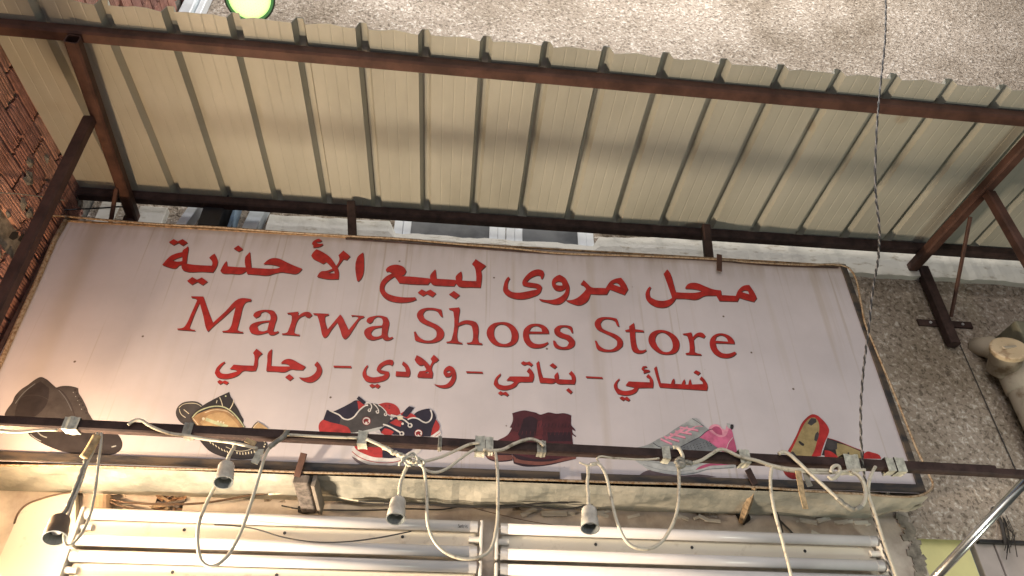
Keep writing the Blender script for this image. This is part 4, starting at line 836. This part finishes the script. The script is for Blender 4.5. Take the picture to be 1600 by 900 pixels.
# ------------------------------------------------------------------ fluorescent fixtures
def fixture(xa, xb, z0, label, two=True):
    t = thing('tube_light', ((xa + xb) / 2, WY - .03, z0), label, 'tube light', 'unlit fluorescent lights under the sign'); yt = .118; R = .0165
    MB().box(((xa + xb) / 2, WY - .034, z0), (xb - xa - .02, .048, .050)).build('housing', BATT, t, bevel=.006)
    for zz_ in (z0 + .0385, z0 - .0385):
        MB().tube([(xa + .022, yt, zz_), (xb - .022, yt, zz_)], R, 20).build('tube', TUBEM, t, smooth=True)
        for s, x in ((1, xa + .008), (-1, xb - .008)):
            c = MB(); c.tube([(x, yt, zz_), (x + s * .022, yt, zz_)], R + .0006, 16); c.tube([(x - s * .006, yt, zz_), (x, yt, zz_)], .003, 6); c.build('end_cap', METAL, t, smooth=False)
    for s, x in ((1, xa), (-1, xb)):
        MB().box((x - s * .004, .135, z0), (.010, .06, .112)).build('lamp_holder', WHITE, t, bevel=.003)
        c = MB(); c.tube([(x, .125, z0), (x + s * .034, .125, z0)], .010, 12); c.build('starter', WHITE, t, smooth=False)
    c = MB()
    for k in (.25, .5, .8): c.tube([(xa + (xb - xa) * k, WY - .060, z0 + .004), (xa + (xb - xa) * k, WY - .057, z0 + .004)], .005, 8)
    c.build('screw', DARK, t)
    return t
Xg = [U(x, 830, 1, .12).x for x in (122, 750, 778, 1366)]
ZA = U(750, 843, 1, .12).z; ZB = U(1000, 867, 1, .12).z
f1 = fixture(Xg[0], Xg[1], ZA, 'upper left unlit two tube light under the sign')
fixture(Xg[2], Xg[3], ZA - .004, 'upper right unlit two tube light under the sign')
fixture(Xg[0], Xg[1], ZA - .122, 'lower left unlit two tube light at the bottom edge')
fixture(Xg[2], Xg[3], ZA - .126, 'lower right unlit two tube light at the bottom edge')
MB().tube([U(161, 802, 1, WY - .03), U(161, 790, 1, WY - .03), U(161, 778, 1, WY - .03)], .026, 16, caps=False).build('rolled_sheet', mat('brown_sheet', (.34, .24, .16), rough=.6, var=.2), label='short rolled brown sheet sticking out above the left tubes', cat='sheet')
MB().tube(smooth([U(a_, b_, 1, WY - .034) for a_, b_ in [(22, 818), (30, 799), (42, 788), (62, 780), (92, 772), (122, 768), (140, 764)]], False, None), .0028, 6).build('wire', BRN, label='brown wire curving round the corner of the cream board at the left', cat='wire')
# small maker mark printed on the end of the top left tube
def strokes(txt):
    G = {'S': [[(4,6),(1,6),(0,5),(0,4),(1,3.4),(3,2.8),(4,2),(4,1),(3,0),(0,0)]], 'u': [[(0,4),(0,1),(1,0),(3,0),(3,4)]], 'n': [[(0,0),(0,4)],[(0,3),(1,4),(3,4),(3,0)]], 't': [[(1,6),(1,1),(2,0),(3,0)],[(0,4),(3,4)]],
         'r': [[(0,0),(0,4)],[(0,3),(1,4),(3,4)]], 'i': [[(1,0),(1,4)],[(1,5.4),(1,6)]], 's': [[(3,4),(0,4),(0,2),(3,2),(3,0),(0,0)]], 'e': [[(0,2),(3,2),(3,4),(0,4),(0,0),(3,0)]]}
    x = 0; out = []
    for ch in txt:
        for s in G[ch]: out.append([(x + a, b) for a, b in s])
        x += 5
    return out
mk = MB(); zc = ZA + .0385; x0 = U(716, 822, 1, .10).x; s = .00085
for st in strokes('Suntris'):
    for (a, b), (c, d) in zip(st[:-1], st[1:]):
        for w in (0,):
            P = []
            for (u_, v_) in ((a, b), (c, d)):
                ang = (v_ - 3) * s * 1.9 / .017 - .30; P.append(Vector((x0 + u_ * s, .118 - math.cos(ang) * .0170, zc + math.sin(ang) * .0170)))
            mk.tube(P, .00055, 4)
mk.build('printed_mark', BLK, f1)

# ------------------------------------------------------------------ right side: steel pole, pipe, box
a = U(1606, 748, 1, -.34); b = U(1430, 936, 1, -.10)
MB().tube([a + (a - b) * .3, b + (b - a) * .3], .0125, 16).build('steel_pole', CHROME, smooth=True, label='shiny steel pole slanting up at the lower right corner', cat='pole')
pp = U(1578, 545, 1, .085)
dp = thing('drain_pipe', (pp.x + .02, .10, 1.0), 'weathered plastic drain pipe with round end cap on the right wall', 'pipe')
xp = pp.x + .004; yp = .125
MB().tube([(xp, yp, 1.0), (xp, yp, pp.z - .07)], .049, 20).build('pipe', PVC, dp, smooth=True)
MB().tube([(xp, yp, pp.z - .17), (xp, yp, pp.z - .165), (xp, yp, pp.z - .07), (xp, yp, pp.z - .062)], [.048, .054, .054, .049], 20).build('collar', PVC, dp, smooth=True)
nc = Vector((-.25, -.92, .30)).normalized(); cc = U(1577, 543, 1, .03)
MB().tube([(xp, yp, pp.z - .07), (xp, yp, pp.z - .03), (xp, yp + .004, pp.z + .01), (xp - .03, yp + .03, pp.z + .05), (xp - .06, yp + .07, pp.z + .075)], [.051, .051, .050, .044, .032], 20).build('elbow', PVC, dp, smooth=True)
MB().tube([cc - nc * .115, cc - nc * .02, cc - nc * .019], [.055, .056, .060], 22).build('branch', PVC, dp, smooth=True)
MB().tube([cc - nc * .020, cc - nc * .003, cc], [.063, .064, .058], 24).build('end_cap', mat('stained_cap', (.52, .43, .30), rough=.6, scale=25, col2=(.20, .11, .06), thr=(.3, .5)), dp)
MB().bar(cc + nc * .002 - Vector((.025, 0, .004)), cc + nc * .002 + Vector((.028, 0, .004)), .012, .008, up=tuple(nc)).build('grip', PVC, dp)
a = U(1577, 486, 1, .02)
MB().box((a.x + .285, .12, a.z - .20), (.5, .14, .36)).build('wall_box', GREENB, label='greenish weathered box cut by the right edge of the photo', cat='box', bevel=.008)
MB().tube([(a.x - .125, WY - .004, a.z + .02), (a.x - .122, WY - .004, 2.9), (a.x - .118, WY - .004, 2.36)], .0018, 6).build('seam_line', BLK, label='thin black line down the render beside the drain pipe, for its dark seam', cat='wire')  # thin tube drawn in place of the dark seam in the wall
tw = MB()
for i in range(8):
    p0 = U(1570 + random.uniform(-6, 6), 820 + random.uniform(-20, 10), 1, WY - .012); p1 = U(1572 + random.uniform(-14, 26), 858 + random.uniform(-14, 26), 1, WY - .03)
    tw.tube([p0, p0.lerp(p1, .5) + Vector((random.uniform(-.02, .02), -.01, 0)), p1], .0014, 4)
tw.tube([U(1552, 792, 1, WY - .01), U(1565, 818, 1, WY - .012), U(1572, 850, 1, WY - .012)], .007, 5)
tw.build('twig_tangle', BLK, label='small tangle of black twigs or wire ends over the lilac panel', cat='debris')

# ------------------------------------------------------------------ round flood lamp high on the wall
fc = U(390, -4, 1, .02); view = (CP - fc).normalized(); nrm = (view + Vector((0.02, -.05, -.25))).normalized()
fl_ = thing('flood_lamp', fc, 'round lit flood lamp with green rim on the upper wall', 'lamp')
ux = nrm.cross(Vector((0, 0, 1))).normalized(); uz = ux.cross(nrm)
rad = .118
MB().tube([fc - nrm * .05, fc - nrm * .02, fc + nrm * .004, fc + nrm * .010], [rad * .7, rad * 1.0, rad * 1.04, rad * .97], 32).build('housing', mat('lamp_housing', (.03, .05, .03), rough=.4), fl_, smooth=False)
rg = MB(); n = 36
for r0, r1, h0, h1 in ((rad * .97, rad * .86, .011, .016),):
    vs = []
    for k in range(n):
        a = 2 * math.pi * k / n; d = ux * math.cos(a) + uz * math.sin(a); vs += [fc + nrm * h0 + d * r0, fc + nrm * h1 + d * r1]
    rg.add(vs, [(2 * k, 2 * ((k + 1) % n), 2 * ((k + 1) % n) + 1, 2 * k + 1) for k in range(n)])
rg.build('rim', mat('green_rim', (.08, .26, .09), rough=.3, emis=((.22, .62, .20), .22)), fl_)
# lens: bright centre, yellow green towards the edge, with a grid of led domes
m = bpy.data.materials.new('lit_lens'); m.use_nodes = True; nn = m.node_tree.nodes; L = m.node_tree.links; bs = nn['Principled BSDF']
tc = nn.new('ShaderNodeTexCoord'); vm = nn.new('ShaderNodeVectorMath'); vm.operation = 'LENGTH'; L.new(tc.outputs['Object'], vm.inputs[0])
cr = nn.new('ShaderNodeValToRGB'); mr = nn.new('ShaderNodeMapRange'); mr.inputs[1].default_value = 0; mr.inputs[2].default_value = rad; L.new(vm.outputs['Value'], mr.inputs[0]); L.new(mr.outputs[0], cr.inputs[0])
e = cr.color_ramp.elements; e[0].position = .0; e[0].color = (.95, 1, .60, 1); e[1].position = .86; e[1].color = (.50, .92, .22, 1); k = e.new(.62); k.color = (.90, 1, .50, 1); k = e.new(.74); k.color = (.85, 1, .45, 1)
L.new(cr.outputs[0], bs.inputs['Emission Color']); bs.inputs['Emission Strength'].default_value = 1.15; bs.inputs['Base Color'].default_value = (.6, .7, .4, 1)
MB().add([fc + nrm * .014 + (ux * math.cos(2 * math.pi * k / n) + uz * math.sin(2 * math.pi * k / n)) * rad * .88 for k in range(n)], [tuple(range(n))]).build('lens', m, fl_)
ld = MB(); st = rad / 8.5
for i in range(-9, 10):
    for j in range(-9, 10):
        x = (i + (.5 if j % 2 else 0)) * st; z = j * st * .87
        if x * x + z * z < (rad * .82) ** 2:
            c = fc + nrm * .0145 + ux * x + uz * z; r = st * .16
            ld.add([c + ux * r * math.cos(a) + uz * r * math.sin(a) for a in [q * math.pi / 3 for q in range(6)]] + [c + nrm * .002], [(q, (q + 1) % 6, 6) for q in range(6)])
ld.build('led_grid', mat('led_dome', (.6, .62, .45), rough=.3, emis=((.85, .88, .45), .75)), fl_, kind='stuff')
MB().bar(fc - nrm * .05, (fc.x, WY, fc.z - .02), .03, .03).build('bracket', DARK, fl_)
